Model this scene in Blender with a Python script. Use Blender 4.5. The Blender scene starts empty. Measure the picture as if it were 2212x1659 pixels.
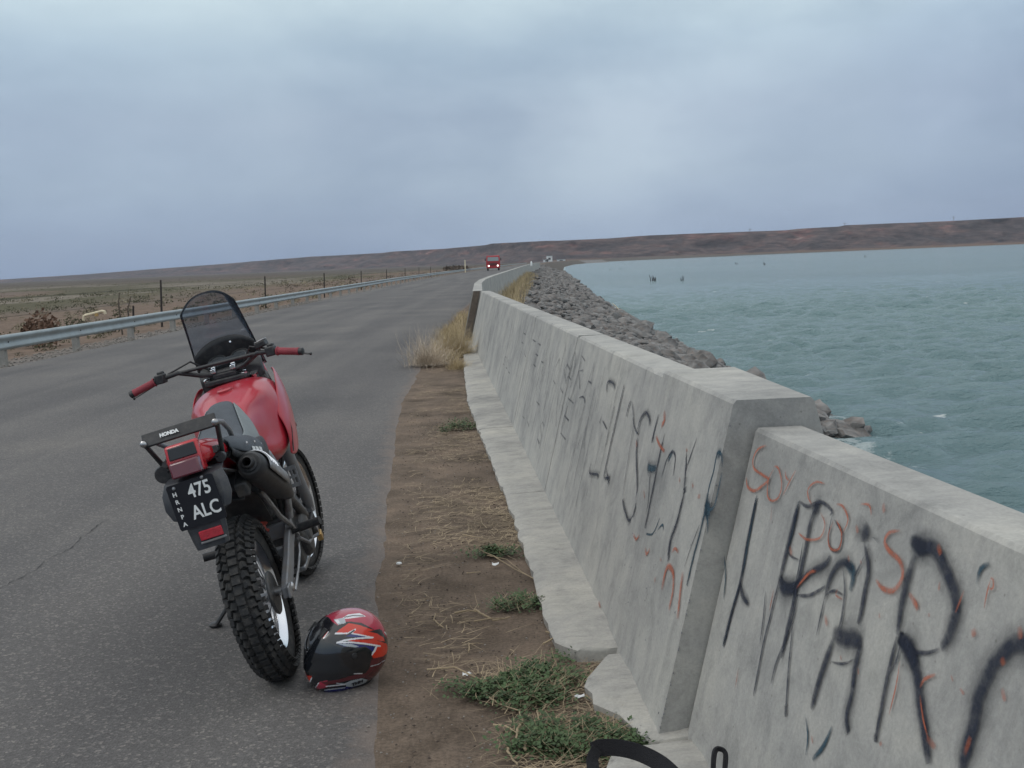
import bpy, bmesh, math, random
import numpy as np
from mathutils import Vector, Matrix, noise
random.seed(7)
rng = np.random.default_rng(7)
S = bpy.context.scene
COL = S.collection
R = math.radians

# ------------------------------------------------------------------ camera
PITCH, ROLL, H = R(6.48), R(2.28), 1.6
FPX, CX, CY = 2330.0, 1106.0, 829.5            # focal length and centre measured on a 2212 px wide copy
_r0 = Vector((1, 0, 0)); _u0 = Vector((0, math.sin(PITCH), math.cos(PITCH))); FW = Vector((0, math.cos(PITCH), -math.sin(PITCH)))
RT = _r0*math.cos(ROLL) - _u0*math.sin(ROLL)
UP = _u0*math.cos(ROLL) + _r0*math.sin(ROLL)
CAM = Vector((0, 0, H))
cd = bpy.data.cameras.new('camera'); cam = bpy.data.objects.new('camera', cd); COL.objects.link(cam)
m = Matrix((RT, UP, -FW)).transposed().to_4x4(); m.translation = CAM
cam.matrix_world = m
cd.sensor_width = 36; cd.lens = 36*FPX/2212.0
cd.clip_start = 0.05; cd.clip_end = 40000
S.camera = cam
def ray(x, y): return FW + RT*((x-CX)/FPX) - UP*((y-CY)/FPX)
def gp(x, y, z=0.0):
    d = ray(x, y); return CAM + d*((z-H)/d.z)
def at(x, y, Y):
    d = ray(x, y); return CAM + d*(Y/d.y)
def pj(P):
    v = Vector(P)-CAM; d = v.dot(FW); return (CX+FPX*v.dot(RT)/d, CY-FPX*v.dot(UP)/d)
def on_plane(x, y, p0, n):
    d = ray(x, y); return CAM + d*((p0-CAM).dot(n)/d.dot(n))

# ------------------------------------------------------------------ world, sun, exposure
SUN_EL, SUN_AZ = R(48), R(-115)      # azimuth measured from +Y towards +X
W = bpy.data.worlds.new('World'); S.world = W; W.use_nodes = True
nt = W.node_tree; nt.nodes.clear()
def N(nt, t, **k):
    n = nt.nodes.new(t)
    for a, b in k.items():
        if a.startswith('i_'): n.inputs[a[2:].replace('_', ' ')].default_value = b
        else: setattr(n, a, b)
    return n
def L(nt, a, b): nt.links.new(a, b)
def lin(c):
    return c/12.92 if c <= .04045 else ((c+.055)/1.055)**2.4
def rgb(r, g, b): return (lin(r/255), lin(g/255), lin(b/255), 1)
def ramp(nt, stops, fac=None, interp='LINEAR'):
    n = nt.nodes.new('ShaderNodeValToRGB'); cr = n.color_ramp; cr.interpolation = interp
    while len(cr.elements) < len(stops): cr.elements.new(.5)
    for e, (p, c) in zip(cr.elements, stops):
        e.position = p; e.color = c if len(c) == 4 else (*c, 1)
    if fac is not None: nt.links.new(fac, n.inputs[0])
    return n
sky = N(nt, 'ShaderNodeTexSky', sky_type='NISHITA', sun_disc=False, sun_elevation=SUN_EL, sun_rotation=SUN_AZ)
bg1 = N(nt, 'ShaderNodeBackground'); bg1.inputs[1].default_value = 0.06; L(nt, sky.outputs[0], bg1.inputs[0])
tc = N(nt, 'ShaderNodeTexCoord')
sep = N(nt, 'ShaderNodeSeparateXYZ'); L(nt, tc.outputs['Generated'], sep.inputs[0])
# deck of low cloud: base tone by height above the horizon
g = ramp(nt, [(0.0, rgb(137,157,186)), (.03, rgb(148,167,192)), (.075, rgb(163,180,198)), (.13, rgb(167,183,200)), (.19, rgb(173,192,207)), (.235, rgb(193,211,220)), (.45, rgb(222,231,234)), (1.0, rgb(250,250,250))], sep.outputs[2])
mp = N(nt, 'ShaderNodeMapping'); mp.inputs['Scale'].default_value = (1.0, 1.0, 2.3); mp.inputs['Location'].default_value = (3.1, .4, .17)
L(nt, tc.outputs['Generated'], mp.inputs[0])
n1 = N(nt, 'ShaderNodeTexNoise'); n1.inputs['Scale'].default_value = 4.6; n1.inputs['Detail'].default_value = 7; n1.inputs['Roughness'].default_value = .56; n1.inputs['Distortion'].default_value = .15
L(nt, mp.outputs[0], n1.inputs[0])
r1 = ramp(nt, [(.32, (.86,.88,.91)), (.5, (1,1,1)), (.66, (1.12,1.105,1.08))], n1.outputs[0])
n2 = N(nt, 'ShaderNodeTexNoise'); n2.inputs['Scale'].default_value = 1.3; n2.inputs['Detail'].default_value = 3
L(nt, mp.outputs[0], n2.inputs[0])
r2 = ramp(nt, [(.35, (.88,.9,.94)), (.65, (1.1,1.09,1.07))], n2.outputs[0])
mx = N(nt, 'ShaderNodeMix', data_type='RGBA', blend_type='MULTIPLY'); mx.inputs[0].default_value = 1
L(nt, g.outputs[0], mx.inputs[6]); L(nt, r1.outputs[0], mx.inputs[7])
mx2 = N(nt, 'ShaderNodeMix', data_type='RGBA', blend_type='MULTIPLY'); mx2.inputs[0].default_value = 1
L(nt, mx.outputs[2], mx2.inputs[6]); L(nt, r2.outputs[0], mx2.inputs[7])
# thinner and thicker parts of the deck, each in its own direction of the sky
def patch(src, d, inner, outer, tint):
    vm = N(nt, 'ShaderNodeVectorMath', operation='DOT_PRODUCT'); L(nt, tc.outputs['Generated'], vm.inputs[0]); vm.inputs[1].default_value = Vector(d).normalized()
    ad = N(nt, 'ShaderNodeMath', operation='MULTIPLY_ADD'); ad.inputs[1].default_value = .035; L(nt, n1.outputs[0], ad.inputs[0]); L(nt, vm.outputs['Value'], ad.inputs[2])
    mr = N(nt, 'ShaderNodeMapRange', interpolation_type='SMOOTHSTEP'); mr.inputs[1].default_value = math.cos(R(outer))+.017; mr.inputs[2].default_value = math.cos(R(inner))+.017; L(nt, ad.outputs[0], mr.inputs[0])
    k = N(nt, 'ShaderNodeMix', data_type='RGBA', blend_type='MULTIPLY'); L(nt, mr.outputs[0], k.inputs[0]); L(nt, src, k.inputs[6]); k.inputs[7].default_value = (*tint, 1); return k.outputs[2]
o_ = patch(mx2.outputs[2], ray(1760, 330), 2, 13, (1.12,1.105,1.08)); o_ = patch(o_, ray(1080, 330), 1, 8, (1.05,1.045,1.03)); o_ = patch(o_, ray(60, 500), 2, 15, (.90,.92,.95)); o_ = patch(o_, ray(2200, 180), 1, 8, (.93,.94,.97))
bg2 = N(nt, 'ShaderNodeBackground'); bg2.inputs[1].default_value = 1.08; L(nt, o_, bg2.inputs[0])
ms = N(nt, 'ShaderNodeMixShader'); ms.inputs[0].default_value = .95
L(nt, bg1.outputs[0], ms.inputs[1]); L(nt, bg2.outputs[0], ms.inputs[2])
wo = N(nt, 'ShaderNodeOutputWorld'); L(nt, ms.outputs[0], wo.inputs[0])
sl = bpy.data.lights.new('sun', 'SUN'); sl.energy = 0.7; sl.angle = R(25); sl.color = (1, .96, .9)
so = bpy.data.objects.new('sun', sl); COL.objects.link(so)
sd = Vector((math.sin(SUN_AZ)*math.cos(SUN_EL), math.cos(SUN_AZ)*math.cos(SUN_EL), math.sin(SUN_EL)))
so.rotation_euler = sd.to_track_quat('Z', 'Y').to_euler()
S.view_settings.view_transform = 'Standard'; S.view_settings.look = 'None'; S.view_settings.gamma = 1; S.view_settings.exposure = 0.05
S.render.engine = 'CYCLES'

# ------------------------------------------------------------------ object helpers
def tag(o, label=None, cat=None, group=None, kind=None):
    if label: o['label'] = label
    if cat: o['category'] = cat
    if group: o['group'] = group
    if kind: o['kind'] = kind
    return o
def empty(name, loc=(0, 0, 0), M=None):
    o = bpy.data.objects.new(name, None); COL.objects.link(o); o.empty_display_size = .1
    if M is not None: o.matrix_world = M
    else: o.location = loc
    return o
class MB:
    def __init__(s): s.v = []; s.f = []; s.M = None
    def add(s, vs, fs):
        k = len(s.v); s.v += [tuple(v) for v in vs]; s.f += [tuple(i+k for i in f) for f in fs]; return s
    def box(s, c, d, rot=None, taper=1.0):
        c = Vector(c); hx, hy, hz = d[0]/2, d[1]/2, d[2]/2; vs = []
        for z in (-1, 1):
            t = taper if z > 0 else 1
            for x, y in ((-1,-1),(1,-1),(1,1),(-1,1)):
                p = Vector((x*hx*t, y*hy*t, z*hz))
                if rot is not None: p = rot @ p
                vs.append(c+p)
        return s.add(vs, [(3,2,1,0),(4,5,6,7),(0,1,5,4),(1,2,6,5),(2,3,7,6),(3,0,4,7)])
    def tube(s, pts, r, n=10, cap=True, flat=1.0):
        pts = [Vector(p) for p in pts]; m = len(pts)
        rs = r if isinstance(r, (list, tuple)) else [r]*m
        tang = []
        for i in range(m):
            a = pts[max(i-1, 0)]; b = pts[min(i+1, m-1)]; t = (b-a)
            tang.append(t.normalized() if t.length > 0 else Vector((0,0,1)))
        u = tang[0].orthogonal().normalized(); vs = []
        for i in range(m):
            t = tang[i]; u = (u - t*u.dot(t))
            u = u.normalized() if u.length > 1e-6 else t.orthogonal().normalized()
            w = t.cross(u)
            for k in range(n):
                a = 2*math.pi*k/n; vs.append(pts[i] + (u*math.cos(a) + w*math.sin(a)*flat)*rs[i])
        fs = []
        for i in range(m-1):
            for k in range(n):
                a = i*n+k; b = i*n+(k+1) % n; fs.append((a, b, b+n, a+n))
        if cap: fs.append(tuple(range(n))[::-1]); fs.append(tuple((m-1)*n+k for k in range(n)))
        return s.add(vs, fs)
    def lathe(s, prof, c, axis=(1,0,0), n=32, cap=False, up=None):
        """prof: (along, radius) pairs"""
        ax = Vector(axis).normalized(); u = (Vector(up) if up else ax.orthogonal()).normalized(); w = ax.cross(u); c = Vector(c); vs = []; m = len(prof)
        for a, r in prof:
            for k in range(n):
                t = 2*math.pi*k/n; vs.append(c+ax*a+(u*math.cos(t)+w*math.sin(t))*r)
        fs = []
        for i in range(m-1):
            for k in range(n): fs.append((i*n+k, i*n+(k+1) % n, (i+1)*n+(k+1) % n, (i+1)*n+k))
        if cap: fs.append(tuple(range(n))[::-1]); fs.append(tuple((m-1)*n+k for k in range(n)))
        return s.add(vs, fs)
    def loft(s, rings, cap=True, closed=True):
        n = len(rings[0]); vs = [p for r_ in rings for p in r_]; fs = []
        for i in range(len(rings)-1):
            for k in range(n if closed else n-1):
                fs.append((i*n+k, i*n+(k+1) % n, (i+1)*n+(k+1) % n, (i+1)*n+k))
        if cap: fs.append(tuple(range(n))[::-1]); fs.append(tuple((len(rings)-1)*n+k for k in range(n)))
        return s.add(vs, fs)
    def slab(s, poly, z0, z1):
        n = len(poly); vs = [(p[0], p[1], z0) for p in poly]+[(p[0], p[1], z1) for p in poly]
        return s.add(vs, [tuple(range(n))[::-1], tuple(range(n, 2*n))]+[(k, (k+1) % n, n+(k+1) % n, n+k) for k in range(n)])
    def build(s, name, mat, parent=None, smooth=True, bevel=0, sub=0, solid=0, ang=40):
        me = bpy.data.meshes.new(name)
        vs = s.v if s.M is None else [tuple(s.M @ Vector(v)) for v in s.v]
        me.from_pydata(vs, [], s.f); me.update()
        bm = bmesh.new(); bm.from_mesh(me); bmesh.ops.recalc_face_normals(bm, faces=bm.faces); bm.to_mesh(me); bm.free()
        o = bpy.data.objects.new(name, me); COL.objects.link(o)
        if mat: me.materials.append(mat)
        if parent: o.parent = parent
        if solid:
            q = o.modifiers.new('so', 'SOLIDIFY'); q.thickness = solid; q.offset = 0
        if bevel:
            q = o.modifiers.new('b', 'BEVEL'); q.width = bevel; q.segments = 2; q.limit_method = 'ANGLE'; q.angle_limit = R(35)
        if sub:
            q = o.modifiers.new('s', 'SUBSURF'); q.levels = sub; q.render_levels = sub
        if smooth:
            me.polygons.foreach_set('use_smooth', [True]*len(me.polygons))
            if not sub: me.set_sharp_from_angle(angle=R(ang))
        return o
def raw(name, vs, fs, mat, parent=None, smooth=False, col=None, attr=None):
    me = bpy.data.meshes.new(name); me.from_pydata([tuple(map(float, v)) for v in vs], [], fs); me.update()
    o = bpy.data.objects.new(name, me); COL.objects.link(o); me.materials.append(mat)
    if parent: o.parent = parent
    if smooth: me.polygons.foreach_set('use_smooth', [True]*len(me.polygons))
    if col is not None:
        a = me.color_attributes.new('Col', 'FLOAT_COLOR', 'POINT'); a.data.foreach_set('color', np.asarray(col, float).reshape(-1))
    if attr is not None:
        a = me.attributes.new('a', 'FLOAT', 'POINT'); a.data.foreach_set('value', np.asarray(attr, float))
    return o
# numpy value noise, for terrain, rocks and waves
def _h(ix, iy, s=0):
    v = np.sin(ix*127.1+iy*311.7+s*74.7)*43758.5453; return v-np.floor(v)
def vn(x, y, s=0):
    x = np.asarray(x, float); y = np.asarray(y, float)
    ix = np.floor(x); iy = np.floor(y); fx = x-ix; fy = y-iy; fx = fx*fx*(3-2*fx); fy = fy*fy*(3-2*fy)
    a = _h(ix, iy, s); b = _h(ix+1, iy, s); c = _h(ix, iy+1, s); d = _h(ix+1, iy+1, s)
    return (a*(1-fx)+b*fx)*(1-fy)+(c*(1-fx)+d*fx)*fy
def fbm(x, y, o=4, s=0):
    t = 0; a = .5
    for k in range(o):
        t = t+a*vn(x*2**k, y*2**k, s+k*13); a *= .5
    return t

# ------------------------------------------------------------------ materials
def mat(name, base, rough=.6, metal=0, spec=.5, bump=0, bscale=50, var=0, vscale=8, dirt=None, coat=0, noise_rough=0):
    mt = bpy.data.materials.new(name); mt.use_nodes = True; t = mt.node_tree; p = t.nodes['Principled BSDF']
    p.inputs['Roughness'].default_value = rough; p.inputs['Metallic'].default_value = metal; p.inputs['Specular IOR Level'].default_value = spec
    p.inputs['Coat Weight'].default_value = coat; p.inputs['Coat Roughness'].default_value = .08
    base = base if len(base) == 4 else (*base, 1)
    co = N(t, 'ShaderNodeTexCoord')
    n = N(t, 'ShaderNodeTexNoise'); n.inputs['Scale'].default_value = vscale; n.inputs['Detail'].default_value = 6; n.inputs['Roughness'].default_value = .6
    L(t, co.outputs['Object'], n.inputs[0])
    lo = tuple(c*(1-var) for c in base[:3]); hi = tuple(min(1, c*(1+var)) for c in base[:3])
    rr = ramp(t, [(.3, lo), (.7, hi)], n.outputs[0])
    out = rr.outputs[0]
    if dirt:
        n3 = N(t, 'ShaderNodeTexNoise'); n3.inputs['Scale'].default_value = vscale*1.7; n3.inputs['Detail'].default_value = 8; n3.inputs['Roughness'].default_value = .7
        L(t, co.outputs['Object'], n3.inputs[0])
        rd = ramp(t, [(.46, (0,0,0)), (.68, (dirt[3],)*3)], n3.outputs[0])
        mm = N(t, 'ShaderNodeMix', data_type='RGBA'); L(t, rd.outputs[0], mm.inputs[0]); L(t, out, mm.inputs[6]); mm.inputs[7].default_value = (*dirt[:3], 1)
        out = mm.outputs[2]
    L(t, out, p.inputs['Base Color'])
    if noise_rough:
        mr = N(t, 'ShaderNodeMapRange'); mr.inputs[3].default_value = max(0, rough-noise_rough); mr.inputs[4].default_value = min(1, rough+noise_rough)
        L(t, n.outputs[0], mr.inputs[0]); L(t, mr.outputs[0], p.inputs['Roughness'])
    if bump:
        n2 = N(t, 'ShaderNodeTexNoise'); n2.inputs['Scale'].default_value = bscale; n2.inputs['Detail'].default_value = 5
        L(t, co.outputs['Object'], n2.inputs[0])
        b = N(t, 'ShaderNodeBump'); b.inputs['Strength'].default_value = bump; b.inputs['Distance'].default_value = .01
        L(t, n2.outputs[0], b.inputs['Height']); L(t, b.outputs[0], p.inputs['Normal'])
    return mt
DUST = (.20, .17, .14, .55)
M = {}
M['red'] = mat('red_paint', (.42, .010, .028), .30, spec=.5, var=.07, vscale=3, coat=.35, dirt=(.34,.10,.10,.35), noise_rough=.08)
M['redtail'] = mat('red_tail_paint', (.42, .010, .018), .22, spec=.5, var=.05, coat=.5)
M['black'] = mat('black_plastic', (.018,.019,.022), .48, var=.25, vscale=20, bump=.15, bscale=300, dirt=(.09,.085,.08,.35))
M['holder'] = mat('dark_grey_plastic', (.032,.036,.045), .55, var=.2, vscale=12, bump=.1, bscale=250, dirt=(.11,.105,.1,.4))
M['plate'] = mat('licence_plate_enamel', (.008,.009,.014), .35, var=.1)
M['white'] = mat('white_paint', (.72,.74,.74), .5, var=.08, vscale=30)
M['rubber'] = mat('tyre_rubber', (.017,.018,.02), .75, var=.3, vscale=18, bump=.3, bscale=200, dirt=(.10,.09,.08,.5))
M['chrome'] = mat('polished_rim', (.78,.80,.84), .16, metal=1, var=.05, noise_rough=.08)
M['alu'] = mat('worn_aluminium', (.36,.37,.39), .42, metal=.85, var=.2, vscale=15, dirt=(.14,.12,.1,.7), noise_rough=.15)
M['grey'] = mat('grey_painted_steel', (.19,.195,.21), .45, metal=.2, var=.15, vscale=10, dirt=DUST)
M['darkmetal'] = mat('dark_engine_metal', (.06,.062,.066), .5, metal=.4, var=.3, vscale=15, dirt=(.16,.14,.12,.6), bump=.3, bscale=120)
M['steel'] = mat('bare_steel', (.45,.45,.46), .3, metal=1, var=.2, dirt=(.12,.1,.08,.5))
M['seat'] = mat('grey_seat_vinyl', (.075,.088,.105), .62, var=.18, vscale=12, bump=.5, bscale=400)
M['seatlight'] = mat('light_grey_seat_vinyl', (.22,.25,.26), .6, var=.12, vscale=12, bump=.5, bscale=400)
M['grip'] = mat('red_rubber_grip', (.26,.035,.05), .6, var=.15, bump=.5, bscale=300)
M['lens'] = mat('dark_red_lens', (.10,.008,.022), .14, var=.12, vscale=6, coat=.7)
M['reflector'] = mat('red_reflector', (.42,.018,.035), .25, var=.2, vscale=60, bump=.5, bscale=500)
M['orange'] = mat('orange_lens', (.65,.2,.02), .2, coat=.5)
M['redsteel'] = mat('red_frame_paint', (.42,.03,.02), .4, dirt=DUST)
M['brass'] = mat('brass', (.55,.36,.15), .35, metal=.7, var=.1)
M['gauge'] = mat('gauge_glass', (.05,.055,.06), .12, coat=1)
M['galv'] = mat('galvanised_steel', (.34,.385,.40), .5, metal=.45, var=.14, vscale=1.6, dirt=(.22,.22,.2,.35), noise_rough=.12)
M['post'] = mat('pale_concrete_post', (.30,.29,.27), .9, var=.2, vscale=9, bump=.6, bscale=40)
M['fencepost'] = mat('dark_iron_post', (.028,.022,.02), .7, var=.3)
M['woodpost'] = mat('weathered_wood', (.10,.08,.065), .85, var=.3, vscale=12)
M['strap'] = mat('black_webbing', (.010,.010,.014), .8, bump=.8, bscale=500, var=.2)
M['bone'] = mat('bleached_pipe', (.62,.55,.40), .7, var=.2)
M['twig'] = mat('dead_branch', (.035,.03,.03), .9, var=.2)
M['straw'] = mat('dry_straw', (.33,.26,.17), .9, var=.35, vscale=3)
M['straw2'] = mat('dry_grass', (.42,.335,.20), .9, var=.35, vscale=2)
M['tumble'] = mat('dry_tumbleweed', (.52,.44,.35), .9, var=.3, vscale=3)
M['leaf'] = mat('weed_leaf', (.055,.095,.035), .7, var=.45, vscale=14)
M['brownred'] = mat('brown_red_shrub', (.13,.075,.05), .9, var=.3)

def asphalt():
    mt = bpy.data.materials.new('asphalt'); mt.use_nodes = True; t = mt.node_tree; p = t.nodes['Principled BSDF']
    co = N(t, 'ShaderNodeTexCoord')
    big = N(t, 'ShaderNodeTexNoise'); big.inputs['Scale'].default_value = .35; big.inputs['Detail'].default_value = 6; L(t, co.outputs['Object'], big.inputs[0])
    base = ramp(t, [(.3, (.092,.089,.090)), (.55, (.115,.110,.109)), (.75, (.145,.137,.130))], big.outputs[0])
    # wheel-track and drip bands running along the road
    mpn = N(t, 'ShaderNodeMapping'); mpn.inputs['Scale'].default_value = (1.1, .05, 1); L(t, co.outputs['Object'], mpn.inputs[0])
    st = N(t, 'ShaderNodeTexNoise'); st.inputs['Scale'].default_value = 1; st.inputs['Detail'].default_value = 3; L(t, mpn.outputs[0], st.inputs[0])
    rs = ramp(t, [(.35, (.80,.80,.82)), (.65, (1.13,1.12,1.10))], st.outputs[0])
    m1 = N(t, 'ShaderNodeMix', data_type='RGBA', blend_type='MULTIPLY'); m1.inputs[0].default_value = 1; L(t, base.outputs[0], m1.inputs[6]); L(t, rs.outputs[0], m1.inputs[7])
    vo = N(t, 'ShaderNodeTexVoronoi'); vo.inputs['Scale'].default_value = 95; L(t, co.outputs['Object'], vo.inputs[0])
    sv = N(t, 'ShaderNodeSeparateColor'); L(t, vo.outputs['Color'], sv.inputs[0])
    rv = ramp(t, [(0, (.75,.75,.75)), (.55, (.95,.95,.95)), (.86, (1.15,1.15,1.15)), (.975, (1.9,1.85,1.75))], sv.outputs[0])
    fn = N(t, 'ShaderNodeTexNoise'); fn.inputs['Scale'].default_value = 160; fn.inputs['Detail'].default_value = 3; L(t, co.outputs['Object'], fn.inputs[0])
    rf = ramp(t, [(.35, (.75,.75,.75)), (.65, (1.25,1.25,1.25))], fn.outputs[0])
    m2 = N(t, 'ShaderNodeMix', data_type='RGBA', blend_type='MULTIPLY'); m2.inputs[0].default_value = .85; L(t, m1.outputs[2], m2.inputs[6]); L(t, rv.outputs[0], m2.inputs[7])
    m3 = N(t, 'ShaderNodeMix', data_type='RGBA', blend_type='MULTIPLY'); m3.inputs[0].default_value = .8; L(t, m2.outputs[2], m3.inputs[6]); L(t, rf.outputs[0], m3.inputs[7])
    # dust blown on to the edge of the asphalt (vertex mask)
    ca = N(t, 'ShaderNodeAttribute', attribute_name='Col'); s2 = N(t, 'ShaderNodeSeparateColor'); L(t, ca.outputs['Color'], s2.inputs[0])
    dn = N(t, 'ShaderNodeTexNoise'); dn.inputs['Scale'].default_value = 5; dn.inputs['Detail'].default_value = 8; dn.inputs['Roughness'].default_value = .7; L(t, co.outputs['Object'], dn.inputs[0])
    ad = N(t, 'ShaderNodeMath', operation='MULTIPLY_ADD'); ad.inputs[1].default_value = 1.4; L(t, dn.outputs[0], ad.inputs[0]); 
    sb = N(t, 'ShaderNodeMath', operation='ADD'); sb.inputs[1].default_value = -1.15; L(t, s2.outputs[0], sb.inputs[0]); L(t, sb.outputs[0], ad.inputs[2])
    rdd = ramp(t, [(.0, (0,0,0)), (.45, (.75,.75,.75))], ad.outputs[0])
    m4 = N(t, 'ShaderNodeMix', data_type='RGBA'); L(t, rdd.outputs[0], m4.inputs[0]); L(t, m3.outputs[2], m4.inputs[6]); m4.inputs[7].default_value = (.19,.155,.135,1)
    L(t, m4.outputs[2], p.inputs['Base Color']); p.inputs['Roughness'].default_value = .82; p.inputs['Specular IOR Level'].default_value = .35
    b = N(t, 'ShaderNodeBump'); b.inputs['Strength'].default_value = .55; b.inputs['Distance'].default_value = .004
    ml = N(t, 'ShaderNodeMath', operation='ADD'); L(t, vo.outputs['Distance'], ml.inputs[0]); L(t, fn.outputs[0], ml.inputs[1]); L(t, ml.outputs[0], b.inputs['Height']); L(t, b.outputs[0], p.inputs['Normal'])
    return mt
def ground_mat():
    """ground colour comes from the vertex attribute (which soil lies where), broken up by noise"""
    mt = bpy.data.materials.new('soil'); mt.use_nodes = True; t = mt.node_tree; p = t.nodes['Principled BSDF']
    ca = N(t, 'ShaderNodeAttribute', attribute_name='Col'); co = N(t, 'ShaderNodeTexCoord')
    a = N(t, 'ShaderNodeTexNoise'); a.inputs['Scale'].default_value = 2.2; a.inputs['Detail'].default_value = 10; a.inputs['Roughness'].default_value = .68; L(t, co.outputs['Object'], a.inputs[0])
    ra = ramp(t, [(.3, (.55,.54,.52)), (.5, (1,1,1)), (.72, (1.5,1.45,1.4))], a.outputs[0])
    b_ = N(t, 'ShaderNodeTexNoise'); b_.inputs['Scale'].default_value = 70; b_.inputs['Detail'].default_value = 5; b_.inputs['Roughness'].default_value = .7; L(t, co.outputs['Object'], b_.inputs[0])
    rb = ramp(t, [(.3, (.6,.6,.6)), (.68, (1.35,1.33,1.3))], b_.outputs[0])
    m1 = N(t, 'ShaderNodeMix', data_type='RGBA', blend_type='MULTIPLY'); m1.inputs[0].default_value = 1; L(t, ca.outputs['Color'], m1.inputs[6]); L(t, ra.outputs[0], m1.inputs[7])
    m2 = N(t, 'ShaderNodeMix', data_type='RGBA', blend_type='MULTIPLY'); m2.inputs[0].default_value = .9; L(t, m1.outputs[2], m2.inputs[6]); L(t, rb.outputs[0], m2.inputs[7])
    L(t, m2.outputs[2], p.inputs['Base Color']); p.inputs['Roughness'].default_value = .95; p.inputs['Specular IOR Level'].default_value = .15
    b = N(t, 'ShaderNodeBump'); b.inputs['Strength'].default_value = .8; b.inputs['Distance'].default_value = .02
    ml = N(t, 'ShaderNodeMath', operation='MULTIPLY_ADD'); ml.inputs[1].default_value = .35; L(t, b_.outputs[0], ml.inputs[0]); L(t, a.outputs[0], ml.inputs[2]); L(t, ml.outputs[0], b.inputs['Height']); L(t, b.outputs[0], p.inputs['Normal'])
    return mt
def concrete(name, base, rough_face=False):
    mt = bpy.data.materials.new(name); mt.use_nodes = True; t = mt.node_tree; p = t.nodes['Principled BSDF']
    co = N(t, 'ShaderNodeTexCoord')
    a = N(t, 'ShaderNodeTexNoise'); a.inputs['Scale'].default_value = 1.6; a.inputs['Detail'].default_value = 8; a.inputs['Roughness'].default_value = .62; L(t, co.outputs['Object'], a.inputs[0])
    ra = ramp(t, [(.28, (.66,.67,.69)), (.5, (1,1,1)), (.72, (1.2,1.19,1.15))], a.outputs[0])
    mpn = N(t, 'ShaderNodeMapping'); mpn.inputs['Scale'].default_value = (3, 9, .5); L(t, co.outputs['Object'], mpn.inputs[0])
    st = N(t, 'ShaderNodeTexNoise'); st.inputs['Scale'].default_value = 1.3; st.inputs['Detail'].default_value = 6; st.inputs['Roughness'].default_value = .7; L(t, mpn.outputs[0], st.inputs[0])
    rs = ramp(t, [(.33, (.86,.86,.87)), (.5, (1,1,1)), (.7, (1.05,1.05,1.04))], st.outputs[0])
    f = N(t, 'ShaderNodeTexNoise'); f.inputs['Scale'].default_value = 90; f.inputs['Detail'].default_value = 6; f.inputs['Roughness'].default_value = .75; L(t, co.outputs['Object'], f.inputs[0])
    rf = ramp(t, [(.3, (.82,.82,.82)), (.7, (1.14,1.14,1.14))], f.outputs[0])
    vo = N(t, 'ShaderNodeTexVoronoi'); vo.inputs['Scale'].default_value = 16; vo.inputs['Randomness'].default_value = 1; L(t, co.outputs['Object'], vo.inputs[0])
    pit = ramp(t, [(.035, (.35,.33,.3)), (.07, (1,1,1))], vo.outputs['Distance'])
    md = N(t, 'ShaderNodeTexNoise'); md.inputs['Scale'].default_value = 7.5; md.inputs['Detail'].default_value = 7; md.inputs['Roughness'].default_value = .7; md.inputs['Distortion'].default_value = .6; L(t, co.outputs['Object'], md.inputs[0])
    rmd = ramp(t, [(.33, (.78,.785,.79)), (.5, (1,1,1)), (.68, (1.13,1.12,1.10))], md.outputs[0])
    c = None; src = None
    rgbn = N(t, 'ShaderNodeRGB'); rgbn.outputs[0].default_value = (*base, 1); src = rgbn.outputs[0]
    for node, fac in ((ra, 1), (rmd, .85), (rs, .9), (rf, .8), (pit, .45)):
        mm = N(t, 'ShaderNodeMix', data_type='RGBA', blend_type='MULTIPLY'); mm.inputs[0].default_value = fac
        L(t, src, mm.inputs[6]); L(t, node.outputs[0], mm.inputs[7]); src = mm.outputs[2]
    L(t, src, p.inputs['Base Color']); p.inputs['Roughness'].default_value = .88; p.inputs['Specular IOR Level'].default_value = .25
    b = N(t, 'ShaderNodeBump'); b.inputs['Strength'].default_value = .9 if rough_face else .35; b.inputs['Distance'].default_value = .02 if rough_face else .004
    if rough_face:
        g2 = N(t, 'ShaderNodeMapping'); g2.inputs['Scale'].default_value = (6, 26, 6); L(t, co.outputs['Object'], g2.inputs[0])
        w = N(t, 'ShaderNodeTexNoise'); w.inputs['Scale'].default_value = 1; w.inputs['Detail'].default_value = 5; L(t, g2.outputs[0], w.inputs[0]); L(t, w.outputs[0], b.inputs['Height'])
    else: L(t, f.outputs[0], b.inputs['Height'])
    L(t, b.outputs[0], p.inputs['Normal'])
    return mt
M['asphalt'] = asphalt(); M['soil'] = ground_mat()
M['wall'] = concrete('cast_concrete', (.375,.37,.352)); M['footing'] = concrete('rough_concrete', (.38,.37,.345), True)
M['rock'] = mat('riprap_rock', (.165,.163,.160), .9, var=.6, vscale=1.6, bump=.9, bscale=12, dirt=(.20,.145,.12,.5))
M['pebble'] = mat('gravel_stone', (.22,.2,.18), .9, var=.4, vscale=40)
M['scrub'] = mat('scrub_leaf', (.085,.08,.045), .9, var=.55, vscale=.09)
M['crack'] = mat('tar_crack', (.03,.03,.032), .9)
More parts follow.
